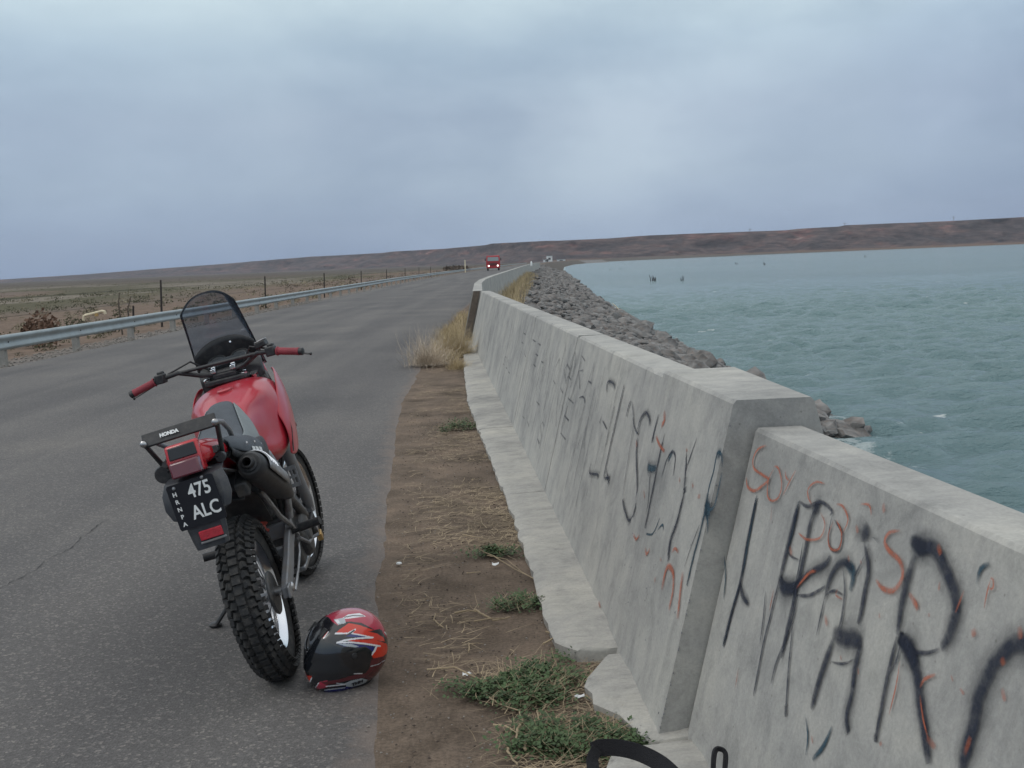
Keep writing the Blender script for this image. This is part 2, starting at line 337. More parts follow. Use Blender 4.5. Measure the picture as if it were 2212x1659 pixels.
def spray(name, c, dens=1.0):
    mt = bpy.data.materials.new(name); mt.use_nodes = True; t = mt.node_tree; p = t.nodes['Principled BSDF']
    p.inputs['Base Color'].default_value = (*c, 1); p.inputs['Roughness'].default_value = .7
    a = N(t, 'ShaderNodeAttribute', attribute_name='a'); co = N(t, 'ShaderNodeTexCoord')
    n = N(t, 'ShaderNodeTexNoise'); n.inputs['Scale'].default_value = 38; n.inputs['Detail'].default_value = 6; n.inputs['Roughness'].default_value = .75; L(t, co.outputs['Object'], n.inputs[0])
    sm = N(t, 'ShaderNodeMapRange', interpolation_type='SMOOTHSTEP'); sm.inputs[1].default_value = .25; sm.inputs[2].default_value = .75; L(t, n.outputs[0], sm.inputs[0])
    sm.inputs[3].default_value = .55*dens; sm.inputs[4].default_value = 1.2*dens
    m1 = N(t, 'ShaderNodeMath', operation='MULTIPLY'); L(t, a.outputs['Fac'], m1.inputs[0]); L(t, sm.outputs[0], m1.inputs[1])
    cl = N(t, 'ShaderNodeClamp'); L(t, m1.outputs[0], cl.inputs[0]); L(t, cl.outputs[0], p.inputs['Alpha'])
    return mt
M['ink'] = spray('navy_spray_paint', (.016,.022,.042), .86); M['haze_ink'] = spray('thin_black_overspray', (.03,.035,.05), .30); M['blue'] = spray('blue_green_spray_paint', (.02,.06,.09)); M['orangepaint'] = spray('orange_spray_paint', (.44,.12,.06), .80)

# ------------------------------------------------------------------ plan of the dam (metres; camera at the origin looking along +Y)
def tab(T): xs, ys = zip(*T); return lambda v: np.interp(v, xs, ys)
edgeR = tab([(-30,.2),(0,-.2),(3.3,-.42),(5.4,-.66),(9.6,-1.02),(12.6,-1.24),(22,-1.5),(36,-1.58),(52,-1.35),(80,-.75),(120,.35),(160,1.0),(200,2.0),(243,3.3),(300,5.6),(400,10),(600,19.5),(800,30),(1100,55),(1450,110),(1700,170),(2500,400)])
edgeL = tab([(-30,-9.0),(0,-9.3),(20,-9.6),(100,-9.7),(141,-9.2),(180,-7.8),(237,-5.4),(300,-2.9),(400,1.5),(600,11),(800,21.5),(1100,46),(1450,100),(1700,160),(2500,390)])
shore = tab([(-60,8.3),(26,8.7),(29,9.2),(31.5,9.7),(52,9.5),(97,10.3),(200,13),(400,21),(600,31),(800,42),(1100,68),(1450,124),(1560,170),(1700,300),(1850,420),(2000,640),(2200,2600),(2300,9000)])
WATER_Z = -4.0
def axis(lo, d0, d1, hi, fine, grow):
    a = list(np.arange(d0, d1, fine)); s = fine; x = a[-1]
    while x < hi: s *= grow; x += s; a.append(x)
    s = fine; x = d0; b = []
    while x > lo: s *= grow; x -= s; b.append(x)
    return np.array(b[::-1]+a)
def grid_faces(nx, ny):
    i = np.arange(nx-1)[None, :]; j = np.arange(ny-1)[:, None]; a = (j*nx+i).ravel()
    return np.stack([a, a+1, a+nx+1, a+nx], 1).tolist()
def sstep(a, b, x): t = np.clip((x-a)/(b-a), 0, 1); return t*t*(3-2*t)
def height(x, y):
    x = np.asarray(x, float); y = np.asarray(y, float)
    el = edgeL(y); er = edgeR(y); wb = er+1.9; sh = shore(y)
    dl = el-x
    far = np.clip(dl/70, 0, 1)
    zl = np.where(dl > 0, -.03-.11*np.clip(dl/.8, 0, 1)-.22*np.clip((dl-1)/5, 0, 1)-2.0*sstep(6, 110, dl), 0)
    zl = zl+(fbm(x*.02, y*.02, 4, 3)-.47)*2.2*far+(fbm(x*.25, y*.25, 3, 9)-.45)*.35*np.clip(dl/8, 0, 1)
    t = np.clip((x-wb)/np.maximum(sh-wb, .1), 0, None)
    zr = np.where(x > wb, -.18-3.82*t, 0); zr = np.maximum(zr, -7)
    z = np.where(dl > 0, zl, zr)-.012
    strip = (x > er) & (x < wb)
    z = z+np.where(strip, (fbm(x*6, y*6, 3, 5)-.45)*.022, 0)
    z = np.where((y > 2200) & (x > 100), np.maximum(z, -3+(y-2200)*.02), z)
    return z
gx = axis(-9000, -14, 3, 9000, .14, 1.055); gy = axis(-60, 2, 22, 7000, .14, 1.035)
X, Y = np.meshgrid(gx, gy); Z = height(X, Y)
# which soil lies where
er = edgeR(Y); el = edgeL(Y); dl = el-X
c = np.zeros(X.shape+(4,)); c[..., 3] = 1
dirt = np.array((.150,.118,.094)); pink = np.array((.15,.117,.098)); olive = np.array((.088,.082,.052)); brown = np.array((.155,.115,.09)); pale = np.array((.18,.158,.13)); slope = np.array((.10,.09,.08)); gravel = np.array((.17,.155,.145))
base = np.broadcast_to(dirt, X.shape+(3,)).copy()
nb = fbm(X*.012+9, Y*.004, 5, 21)[..., None]; nb2 = fbm(X*.05, Y*.02, 4, 33)[..., None]; nb3 = fbm(X*.4, Y*.3, 3, 43)[..., None]
plain = pink*(1-sstep(.38, .5, nb2))+brown*sstep(.38, .5, nb2)
w = sstep(12, 45, dl)[..., None]
plain = plain*(1-w*sstep(.36, .46, nb))+olive*w*sstep(.36, .46, nb)
wp = w*sstep(.56, .63, nb); plain = plain*(1-wp)+pale*wp
far = sstep(250, 1100, np.hypot(X, Y))[..., None]; plain = plain*(1-far)+np.array((.085,.072,.060))*far
gw = (sstep(0, .3, dl)*(1-sstep(1.2, 2.6, dl)))[..., None]
plain = plain*(1-gw)+gravel*gw
base = np.where((dl > 0)[..., None], plain, base)
base = np.where((X > er+1.9)[..., None], slope, base)
base = np.where(((Y > 2000) & (X > 100))[..., None], np.array((.13,.085,.06)), base)
c[..., :3] = base
ground = raw('ground', np.stack([X.ravel(), Y.ravel(), Z.ravel()], 1), grid_faces(len(gx), len(gy)), M['soil'], smooth=True, col=c)
tag(ground, kind='structure')

# road sheet, 12 mm above the soil, with a slightly ragged right edge
ry = axis(-30, 1, 30, 1700, .10, 1.03)
us = np.concatenate([[0, .012, .03], np.linspace(.08, .85, 10), [.9, .94, .97, .985, 1.0]])
vs = []; cc = []
for y in ry:
    a = float(edgeL(y)); b = float(edgeR(y))
    j = (float(fbm(y*1.9, 0, 4, 1))-.46)*.075+.015; j2 = (float(fbm(y*.8, 5, 4, 2))-.46)*.3
    for u in us:
        x = a+(b-a)*u
        if u > .95: x += j*(u-.95)/.05
        if u < .05: x += j2*(.05-u)/.05
        vs.append((x, y, 0.0 if 0 < u < 1 else -.03))
        d = min(b-x, (x-a)*1.5); cc.append((max(0, 1-d/.36), 0, 0, 1))
road = raw('road', vs, grid_faces(len(us), len(ry)), M['asphalt'], smooth=True, col=cc); tag(road, kind='structure')
def crack(pix, w):
    P = [gp(x, y, 0) for x, y in pix]; pts = []
    for a, b in zip(P, P[1:]):
        k = max(2, int((b-a).length/.04))
        for i in range(k): pts.append(a.lerp(b, i/k))
    v = []; f = []
    for i, q in enumerate(pts):
        t = (pts[min(i+1, len(pts)-1)]-pts[max(i-1, 0)]).normalized(); s = Vector((-t.y, t.x, 0))
        q = q+s*((float(fbm(i*.35, 3, 4, 6))-.47)*.10+(random.random()-.5)*.012); ww = w*(.15+.9*random.random()**2)
        v += [(q-s*ww)+Vector((0,0,.004)), (q+s*ww)+Vector((0,0,.004))]
        if i: f.append((2*i-2, 2*i-1, 2*i+1, 2*i))
    raw('crack', v, f, M['crack'], road)
crack([(-40,1290),(60,1240),(130,1195),(180,1160),(232,1120)], .004)
crack([(-40,1000),(60,985),(150,978)], .004)

# ------------------------------------------------------------------ water
def water_mat():
    mt = bpy.data.materials.new('lake_water'); mt.use_nodes = True; t = mt.node_tree; p = t.nodes['Principled BSDF']
    co = N(t, 'ShaderNodeTexCoord')
    big = N(t, 'ShaderNodeTexNoise'); big.inputs['Scale'].default_value = .012; big.inputs['Detail'].default_value = 4; L(t, co.outputs['Object'], big.inputs[0])
    rb = ramp(t, [(.35, (.122,.204,.222)), (.65, (.162,.249,.256))], big.outputs[0])
    # foam on scattered crests
    mpn = N(t, 'ShaderNodeMapping'); mpn.inputs['Scale'].default_value = (.30, .85, 1); mpn.inputs['Rotation'].default_value = (0, 0, .12); L(t, co.outputs['Object'], mpn.inputs[0])
    fo = N(t, 'ShaderNodeTexNoise'); fo.inputs['Scale'].default_value = .9; fo.inputs['Detail'].default_value = 5; fo.inputs['Roughness'].default_value = .65; L(t, mpn.outputs[0], fo.inputs[0])
    fr = ramp(t, [(.69, (0,0,0)), (.73, (.9,.9,.9))], fo.outputs[0])
    ca = N(t, 'ShaderNodeAttribute', attribute_name='a'); sn = N(t, 'ShaderNodeTexNoise'); sn.inputs['Scale'].default_value = 1.7; sn.inputs['Detail'].default_value = 6; sn.inputs['Roughness'].default_value = .7; L(t, co.outputs['Object'], sn.inputs[0])
    sa = N(t, 'ShaderNodeMath', operation='MULTIPLY_ADD'); sa.inputs[1].default_value = .42; L(t, ca.outputs['Fac'], sa.inputs[0]); L(t, sn.outputs[0], sa.inputs[2])
    sr = ramp(t, [(.86, (0,0,0)), (.98, (.45,.45,.45))], sa.outputs[0])
    mxf = N(t, 'ShaderNodeMath', operation='MAXIMUM'); L(t, fr.outputs[0], mxf.inputs[0]); L(t, sr.outputs[0], mxf.inputs[1]); fr = mxf
    mm = N(t, 'ShaderNodeMix', data_type='RGBA'); L(t, fr.outputs[0], mm.inputs[0]); L(t, rb.outputs[0], mm.inputs[6]); mm.inputs[7].default_value = (.7,.74,.74,1)
    L(t, mm.outputs[2], p.inputs['Base Color'])
    rg = N(t, 'ShaderNodeMix', data_type='FLOAT'); rg.inputs[2].default_value = .12; rg.inputs[3].default_value = .9; L(t, fr.outputs[0], rg.inputs[0]); L(t, rg.outputs[0], p.inputs['Roughness'])
    p.inputs['IOR'].default_value = 1.33
    m2 = N(t, 'ShaderNodeMapping'); m2.inputs['Scale'].default_value = (.8, 1.7, 1); L(t, co.outputs['Object'], m2.inputs[0])
    n = N(t, 'ShaderNodeTexNoise'); n.inputs['Scale'].default_value = 2.0; n.inputs['Detail'].default_value = 8; n.inputs['Roughness'].default_value = .6; L(t, m2.outputs[0], n.inputs[0])
    b = N(t, 'ShaderNodeBump'); b.inputs['Strength'].default_value = .9; b.inputs['Distance'].default_value = .45; L(t, n.outputs[0], b.inputs['Height']); L(t, b.outputs[0], p.inputs['Normal'])
    return mt
M['water'] = water_mat()
wx = axis(2, 8, 60, 9000, .26, 1.022); wy = axis(-40, 22, 110, 2600, .26, 1.018)
WX, WY = np.meshgrid(wx, wy)
sx = np.gradient(wx)[None, :]; sy = np.gradient(wy)[:, None]
wz = np.zeros(WX.shape); gate = .55+.9*fbm(WX*.05, WY*.05, 3, 77)
for k in range(90):
    lam = .8*(4.2/.8)**rng.random(); th = R(84)+rng.normal()*.5; kx, ky = math.cos(th)*2*math.pi/lam, math.sin(th)*2*math.pi/lam
    ph = rng.random()*6.28; amp = .0088*lam
    fade = np.clip(1.3-2.6*sx*abs(math.cos(th))/lam, 0, 1)*np.clip(1.3-2.6*sy*abs(math.sin(th))/lam, 0, 1)
    s_ = np.sin(kx*WX+ky*WY+ph); wz += amp*fade*(s_+.35*(s_*s_-.5))
wz *= gate
water = raw('water', np.stack([WX.ravel(), WY.ravel(), (WATER_Z+wz).ravel()], 1), grid_faces(len(wx), len(wy)), M['water'], smooth=True, attr=np.clip(1-(WX-shore(WY)-.4)/2.2, 0, 1).ravel())
tag(water, kind='structure')

# ------------------------------------------------------------------ hills beyond the lake and the plain
def hill_mat():
    mt = bpy.data.materials.new('badland_hills'); mt.use_nodes = True; t = mt.node_tree; p = t.nodes['Principled BSDF']
    co = N(t, 'ShaderNodeTexCoord')
    mpn = N(t, 'ShaderNodeMapping'); mpn.inputs['Scale'].default_value = (1, 1, 5); L(t, co.outputs['Object'], mpn.inputs[0])
    a = N(t, 'ShaderNodeTexNoise'); a.inputs['Scale'].default_value = .010; a.inputs['Detail'].default_value = 9; a.inputs['Roughness'].default_value = .68; L(t, mpn.outputs[0], a.inputs[0])
    ra = ramp(t, [(.30, (.030,.028,.030)), (.45, (.05,.042,.042)), (.56, (.082,.060,.055)), (.64, (.12,.062,.055)), (.72, (.21,.18,.165))], a.outputs[0])
    b2 = N(t, 'ShaderNodeTexNoise'); b2.inputs['Scale'].default_value = .03; b2.inputs['Detail'].default_value = 7; b2.inputs['Roughness'].default_value = .75; L(t, mpn.outputs[0], b2.inputs[0])
    rb = ramp(t, [(.36, (.3,.3,.33)), (.62, (1.8,1.7,1.65))], b2.outputs[0])
    m1 = N(t, 'ShaderNodeMix', data_type='RGBA', blend_type='MULTIPLY'); m1.inputs[0].default_value = 1; L(t, ra.outputs[0], m1.inputs[6]); L(t, rb.outputs[0], m1.inputs[7])
    L(t, m1.outputs[2], p.inputs['Base Color']); p.inputs['Roughness'].default_value = 1; p.inputs['Specular IOR Level'].default_value = .1
    return mt
M['hills'] = hill_mat()
skyl = tab([(-3000,712),(-1600,660),(-800,626),(-400,610),(-200,604),(0,604),(180,593),(420,575),(672,555),(826,547),(850,544),(960,538),(1050,530),(1062,527),(1296,517),(1402,509),(1536,504),(1700,498),(1725,495),(1815,490),(1830,487),(2060,478),(2212,470),(2500,458),(4600,378)])
foot_d = tab([(-400,4300),(400,3900),(900,3100),(1150,2350),(1400,2230),(2212,2230),(2500,2250)])
px = np.concatenate([np.arange(-3000, -400, 12.0), np.arange(-400, 2501, 3.0), np.arange(2510, 4600, 12.0)])
tops = []; rows = 26
vs = []
for i, x in enumerate(px):
    D0 = float(foot_d(x)); yk = float(skyl(x))
    d = ray(x, yk); Yc = D0*1.19
    top = CAM+d*(Yc/d.y)
    dirx = Vector((d.x/d.y, 1, 0))
    for j in range(rows):
        t = j/(rows-1)
        yy = D0+(Yc-D0)*t if j < rows-3 else Yc+(j-rows+3)*600
        prof = (.55*min(t/.86, 1)+.45*float(sstep(.60, .84, t)))
        zz = -5+(top.z+5)*prof
        X0 = dirx.x*yy
        if 0 < j < rows-3:
            gul = float(fbm(X0*.011+3, yy*.004, 5, 55)); zz *= 1; zz += (gul-.5)*(top.z+8)*.62*math.sin(math.pi*min(t/.87, 1))
            yy += (float(fbm(X0*.006, zz*.05, 4, 66))-.5)*120
        if j == rows-3: zz = top.z
        if j > rows-3: zz = top.z-2
        vs.append((X0, yy, zz))
fs = [(i*rows+j, (i+1)*rows+j, (i+1)*rows+j+1, i*rows+j+1) for i in range(len(px)-1) for j in range(rows-1)]
hills = raw('hills', vs, fs, M['hills'], smooth=True); tag(hills, kind='structure')

# ------------------------------------------------------------------ parapet wall
FZ = .06                                             # top of the footing at the wall face
def V3(p): return Vector(p)
b_near = gp(1430, 1578, FZ); b_far = gp(1018, 735, FZ)
t_near = at(1590, 882, b_near.y+.03); t_far = at(1039, 629, b_far.y+.03)
LB = (b_far-b_near).length
def face(s, h, off=0.0, extra=0.0):
    """point on the road-side face of the middle wall: s 0..1 along, h 0..1 up, off = outwards (towards the road)"""
    a = b_near.lerp(b_far, s); b = t_near.lerp(t_far, s); n = Vector((-1, -.067, .25)).normalized()
    return a.lerp(b, h)+n*off+Vector((0, 0, extra))
def s_of_y(y): return (y-b_near.y)/(b_far.y-b_near.y)
back = Vector((1, .067, 0)).normalized()
def panel(name, s0, s1, width, lift, off, mat_, parent, root, g=.011, bv=.008, flare=0):
    mb = MB(); ring = []
    n = max(2, int((s1-s0)*LB/.07))
    rings = []
    for i in range(n+1):
        s = s0+(s1-s0)*i/n
        if i == 0: s += g/LB
        if i == n: s -= g/LB
        w = width+flare*(1-i/n)
        f0 = face(s, 0, off); f1 = face(s, 1, off, lift)
        dn = (f0-f1)/(f1.z-f0.z)
        f00 = f1+dn*(f1.z+.25)
        k0 = f1+back*w; k1 = k0+back*.42; k1.z = -.45
        chip = (random.random()-.5)*.003-(.012 if random.random() < .04 else 0)
        rings.append([f00, f1+Vector((0, 0, -.012)), f1+back*.012+Vector((0, 0, chip)), k0-back*.012, k0+Vector((0, 0, -.012)), k1])
    mb.loft(rings); o = mb.build(name, mat_, parent, smooth=False)
    return o
wall = empty('parapet_wall', (b_near.x+.3, b_near.y, 0)); bpy.context.view_layer.update()
tag(wall, 'long battered concrete parapet panels with dark and orange graffiti, between the red helmet and the rocky slope', 'wall')
def wpar(o, root):
    o.parent = root; o.matrix_parent_inverse = Matrix.Translation(-Vector(root.location)); return o
S1 = s_of_y(gp(1322, 1345, FZ).y)
JY = [gp(1163,1060,FZ).y, gp(1092,920,FZ).y, gp(1052,842,FZ).y]
while JY[-1]+3.0 < b_far.y-1: JY.append(JY[-1]+3.05)
SJ = [S1]+[s_of_y(y) for y in JY]+[1.0]
wpar(panel('end_panel', 0, S1, .31, .022, .006, M['wall'], None, wall, flare=-.045), wall)
for a, b in zip(SJ, SJ[1:]): wpar(panel('panel', a, b, .19, 0, 0, M['wall'], None, wall), wall)
# rust-brown steel strip closing the far end
mb = MB(); p0 = face(1, 0, .02)+Vector((0,.03,0)); p1 = face(1, 1, .02)+Vector((0,.03,0))
mb.loft([[p0+Vector((-.0,-.02,0)), p0+Vector((-.13,.0,0)), p0+Vector((-.13,.04,0)), p0+Vector((.0,.04,0))], [p1+Vector((0,-.02,0)), p1+Vector((-.13,0,0)), p1+Vector((-.13,.04,0)), p1+Vector((0,.04,0))]])
wpar(mb.build('joint_strip', M['woodpost'], None, smooth=False), wall)

mb = MB(); r7 = random.Random(77)
for i in range(34):      # chipped pits along the vertical edge and over the end face
    h = r7.random()**1.4*.97; q = face(0, h, .006) + Vector((.002+.012*r7.random()**2, -.0, 0)); q.y -= .0095 if False else 0
    q = face(g_/LB if (g_ := .011) else 0, h, .0065)+Vector((.004*r7.random(), -.001, 0)); r_ = r7.uniform(.0015, .0045)
    mb.lathe([(0, r_), (.0012, r_*.6), (.0014, 0)], q, (-.95, -.3, .2), 7)
for i in range(70):
    s = r7.random()*S1*.97+.003; h = r7.random(); r_ = r7.uniform(.0015, .005); mb.lathe([(0, r_), (.001, r_*.6), (.0012, 0)], face(s, h, .0065), (-.97, -.06, .24), 6)
wpar(mb.build('pits', M['grey'], None), wall)
# nearest wall section: set back and a little lower, running past the camera
a_b = gp(1486, 1579, FZ); a_t = at(1632, 925, a_b.y+.03)
q_t = gp(2212, 1187, a_t.z); dA = (q_t-a_t); dA.z = 0; dA.normalize()
nearw = empty('near_parapet_wall', (a_b.x+.3, 2, 0)); bpy.context.view_layer.update()
tag(nearw, 'nearest concrete parapet section, set back a little, covered in big black and orange graffiti letters', 'wall')
mb = MB(); rings = []
bkA = Vector((-dA.y, dA.x, 0));  bkA = bkA if bkA.x > 0 else -bkA
kq = gp(1740, 920, a_t.z); wA = (kq-a_t).dot(bkA)
print('wall widths', wA, 'tops', t_near, t_far, a_t, 'B back', (gp(1755,878,t_near.z)-t_near).dot(back))
for i in range(24):
    s = i*.25
    f1 = a_t+dA*s; f0 = a_b+dA*s; dn = (f0-f1)/(f1.z-f0.z); f00 = f1+dn*(f1.z+.25)
    ch = (random.random()-.5)*.004
    rings.append([f00, f1+Vector((0,0,-.01)), f1+bkA*.01+Vector((0,0,ch)), f1+bkA*(wA-.01), f1+bkA*wA+Vector((0,0,-.01)), f1+bkA*(wA+.15)+Vector((0,0,-1.4))])
mb.loft(rings); wpar(mb.build('panel', M['wall'], None, smooth=False), nearw)

# far wall: bends away to the right along the road
farw = empty('far_parapet_wall', (-.7, b_far.y, 0)); bpy.context.view_layer.update()
tag(farw, 'far concrete parapet curving right along the road edge towards the red truck', 'wall')
zt = 1.04
CP = [gp(1033,623,zt), gp(1045,610,zt), gp(1057,601,zt), gp(1097,588,zt), gp(1134,575,zt)]
print('far wall', [tuple(round(c_, 2) for c_ in p) for p in CP])
path = [(-.72, b_far.y+.12), (-.93, 30), (-.95, 36), (-.78, 44), (-.35, 58), (.35, 80), (1.35, 112), (2.6, 150), (4.1, 190), (5.9, 235), (8.8, 300)]
def resamp(P, step):
    out = []; 
    for (x0, y0), (x1, y1) in zip(P, P[1:]):
        n = max(1, int(math.hypot(x1-x0, y1-y0)/step))
        for i in range(n): out.append((x0+(x1-x0)*i/n, y0+(y1-y0)*i/n))
    out.append(P[-1]); return out
fp = resamp(path, 3.05)
for (x0, y0), (x1, y1) in zip(fp, fp[1:]):
    d = Vector((x1-x0, y1-y0, 0)).normalized(); bk = Vector((d.y, -d.x, 0)); rings = []
    for k in (0, 1):
        q = Vector((x0, y0, 0)) if k == 0 else Vector((x1, y1, 0)); q = q+d*(.012 if k == 0 else -.012)
        rings.append([q-bk*.30+Vector((0,0,-.25)), q+Vector((0,0,zt)), q+bk*.20+Vector((0,0,zt)), q+bk*.34+Vector((0,0,-.6))])
    wpar(MB().loft(rings).build('panel', M['wall'], None, smooth=False), farw)

# footing slabs at the foot of the wall
def footing(name, pix_road, label, z=FZ):
    """pix_road: road-side outline from near to far; the other side runs under the wall"""
    P = [gp(x, y, z) for x, y in pix_road]; pts = []
    for a, b in zip(P, P[1:]):
        k = max(1, int((b-a).length/.07))
        for i in range(k):
            q = a.lerp(b, i/k); j = (float(fbm(q.y*9, q.x*9, 4, 8))-.47)*.045
            pts.append((q.x+j, q.y))
    pts.append((P[-1].x, P[-1].y))
    n = 12; rows_ = []
    for (x, y) in pts:
        s = s_of_y(y); w = (face(s, 0).x if y > b_near.y-.02 else (a_b+dA*((a_b.y-y)/abs(dA.y))).x)+.10
        row = [(x+.012, y, -.06)]
        for k in range(n):
            u = k/(n-1); xx = x+(w-x)*u
            zz = z-.018*(1-u)+(float(fbm(xx*5, y*22, 3, 4))-.47)*.022*min(1, (1-u)*3+.2)
            if k == 0: zz -= .012
            row.append((xx, y, zz))
        row.append((w, y, -.06)); rows_.append([Vector(p) for p in row])
    o = MB().loft(rows_, cap=True).build(name, M['footing'], None, smooth=True, ang=50)
    tag(o, label, 'footing', 'concrete footings along the wall'); return o
def fe(y0, y1):  # road-side edge of the footing as traced
    tr = [(1000,745),(1003,800),(1010,860),(1028,910),(1050,960),(1078,1030),(1110,1110),(1140,1200),(1170,1290),(1192,1372)]
    W_ = [gp(x, y, FZ) for x, y in tr][::-1]; ys = [w.y for w in W_]; xs = [w.x for w in W_]
    out = [y0]+[y for y in ys if y0 < y < y1]+[y1]
    return [pj((float(np.interp(y, ys, xs)), y, FZ)) for y in out]
yF = [gp(1192,1372,FZ).y]+JY+[b_far.y]
labs = ['rough footing slab with a broken near end, beside the green weeds', 'footing slab second from the near end, below the long faint graffiti', 'third footing slab along the wall, with faint cracks', 'fourth footing slab along the wall', 'fifth footing slab, near the dry tumbleweed', 'sixth footing slab, right of the dry tumbleweed', 'farthest footing slab, below the rusty end strip']
for i, (a, b) in enumerate(zip(yF, yF[1:])):
    if i == 0:
        tr = [(1312,1392),(1250,1392),(1192,1372)]; q = tr+fe(a+.01, b-.006)
    else: q = fe(a+.006, b-.006)
    footing('concrete_footing', q, labs[min(i, 6)])
footing('concrete_footing', [(1425,1586),(1392,1578),(1335,1525),(1285,1500),(1262,1466),(1285,1430),(1306,1404)], 'worn footing slab under the end panel, beside the gap with weeds')
footing('concrete_footing', [(1250,1880),(1300,1700),(1318,1612),(1352,1598),(1430,1594)], 'footing slab of the nearest wall section, under the black strap')

# ------------------------------------------------------------------ graffiti: spray strokes lying on the wall faces
def stroke_mesh(strokes, fmap, p0, n, mat_, parent, root, name='graffiti', lift=.003):
    v = []; f = []; at_ = []
    for pts, w in strokes:
        P = [on_plane(*fmap(x, y), p0, n) for x, y in pts]
        Q = []
        m_ = len(P)
        for i in range(m_-1):     # Catmull-Rom
            a, b, c_, d = P[max(i-1, 0)], P[i], P[i+1], P[min(i+2, m_-1)]
            k = max(3, int((c_-b).length/.012))
            for j in range(k):
                t = j/k; Q.append(.5*((2*b)+(c_-a)*t+(2*a-5*b+4*c_-d)*t*t+(3*b-a-3*c_+d)*t**3))
        Q.append(P[-1]); L_ = len(Q)
        for i, q in enumerate(Q):
            t = (Q[min(i+1, L_-1)]-Q[max(i-1, 0)]); t = t.normalized() if t.length > 1e-6 else Vector((0,0,1))
            s = n.cross(t).normalized()
            ww = w*(.62 if mat_ is M['orangepaint'] else .85)*(.75+.5*float(vn(i*.07, w*1000, 3)))*(.55+.45*min(1, i/4, (L_-1-i)/4+.01))
            k0 = len(v)
            q = q+n*(lift+random.random()*.0004)
            v += [q-s*ww*1.25, q-s*ww*.5, q+s*ww*.5, q+s*ww*1.25]
            e = min(1, (i+.5)/3, (L_-i)/3); at_ += [0, e*.95, e*.95, 0]
            if i:
                for c0 in range(3): f.append((k0-4+c0, k0-3+c0, k0+c0+1, k0+c0))
    o = raw(name, v, f, mat_, attr=at_); return wpar(o, root)
z7 = lambda x, y: (1440.1+.4792*x, 864.1+.4792*y)
z6 = lambda x, y: (960.1+.3761*x, 720.1+.3761*y)
nA = dA.cross(a_t-a_b).normalized(); nA = nA if nA.x < 0 else -nA
A_ink = [([(410,430),(370,620),(335,820),(290,980),(258,1110)],.009),([(335,820),(345,880),(375,925)],.011),
 ([(600,455),(565,600),(535,720),(515,800)],.012),([(515,800),(470,980),(440,1100),(395,1335)],.006),
 ([(680,470),(650,560),(625,700),(590,850),(545,1050),(520,1165)],.010),([(515,800),(545,840),(590,830),(650,780),(720,740),(745,700)],.015),
 ([(510,790),(530,850),(590,845)],.022),([(600,455),(640,480),(700,460),(750,500),(740,520)],.007),([(660,480),(695,485)],.026),([(590,880),(650,880),(720,840)],.008),
 ([(575,1000),(555,1200),(540,1430)],.005),([(600,870),(560,1030),(500,1180),(475,1280)],.006),([(542,1370),(540,1430)],.012),
 ([(720,900),(735,820),(770,750),(810,730),(845,770)],.015),([(720,880),(700,970),(680,1060)],.006),([(800,760),(808,840),(805,900),(790,1000),(775,1040)],.008),
 ([(915,560),(900,600),(895,640)],.038),([(895,640),(915,760),(900,850),(880,960),(865,1010)],.010),([(750,1045),(800,1070),(860,1080),(885,1100)],.024),
 ([(760,1070),(720,1180),(690,1270),(655,1395)],.012),([(885,1090),(855,1200),(840,1320),(815,1430),(825,1500)],.013),([(812,1440),(826,1500)],.019),
 ([(1105,625),(1150,660),(1210,670),(1260,760),(1300,860),(1310,950),(1280,1060),(1240,1120)],.017),([(1100,620),(1150,665),(1180,660)],.024),([(1125,700),(1095,790),(1065,920),(1045,1060)],.014),
 ([(1045,1060),(1000,1250),(965,1430),(945,1540)],.009),([(950,1500),(945,1545)],.013),([(1045,1060),(1090,1110),(1130,1220),(1150,1380),(1170,1500),(1185,1640)],.016),([(1050,1060),(1095,1120),(1130,1200)],.027),
 ([(1700,1110),(1611,1100),(1560,1110),(1490,1180),(1450,1250),(1410,1350),(1385,1480),(1350,1600),(1335,1700)],.021),([(750,520),(735,620),(745,670),(780,675),(795,600),(760,540)],.005),
 ([(540,650),(560,700),(600,720)],.004),([(900,700),(870,760),(850,800)],.008),([(620,640),(600,760),(585,830)],.006)]
A_blue = [([(410,430),(380,580),(340,800)],.010),([(750,1470),(710,1560),(660,1620)],.010),([(600,455),(570,590),(545,690)],.010),([(800,720),(845,780),(830,860)],.018),([(335,820),(300,940),(262,1100)],.007),
 ([(262,700),(268,800),(258,900)],.006),([(262,1060),(258,1115)],.011),([(630,1430),(640,1520),(630,1600)],.006),([(1400,830),(1420,760),(1460,740)],.010)]
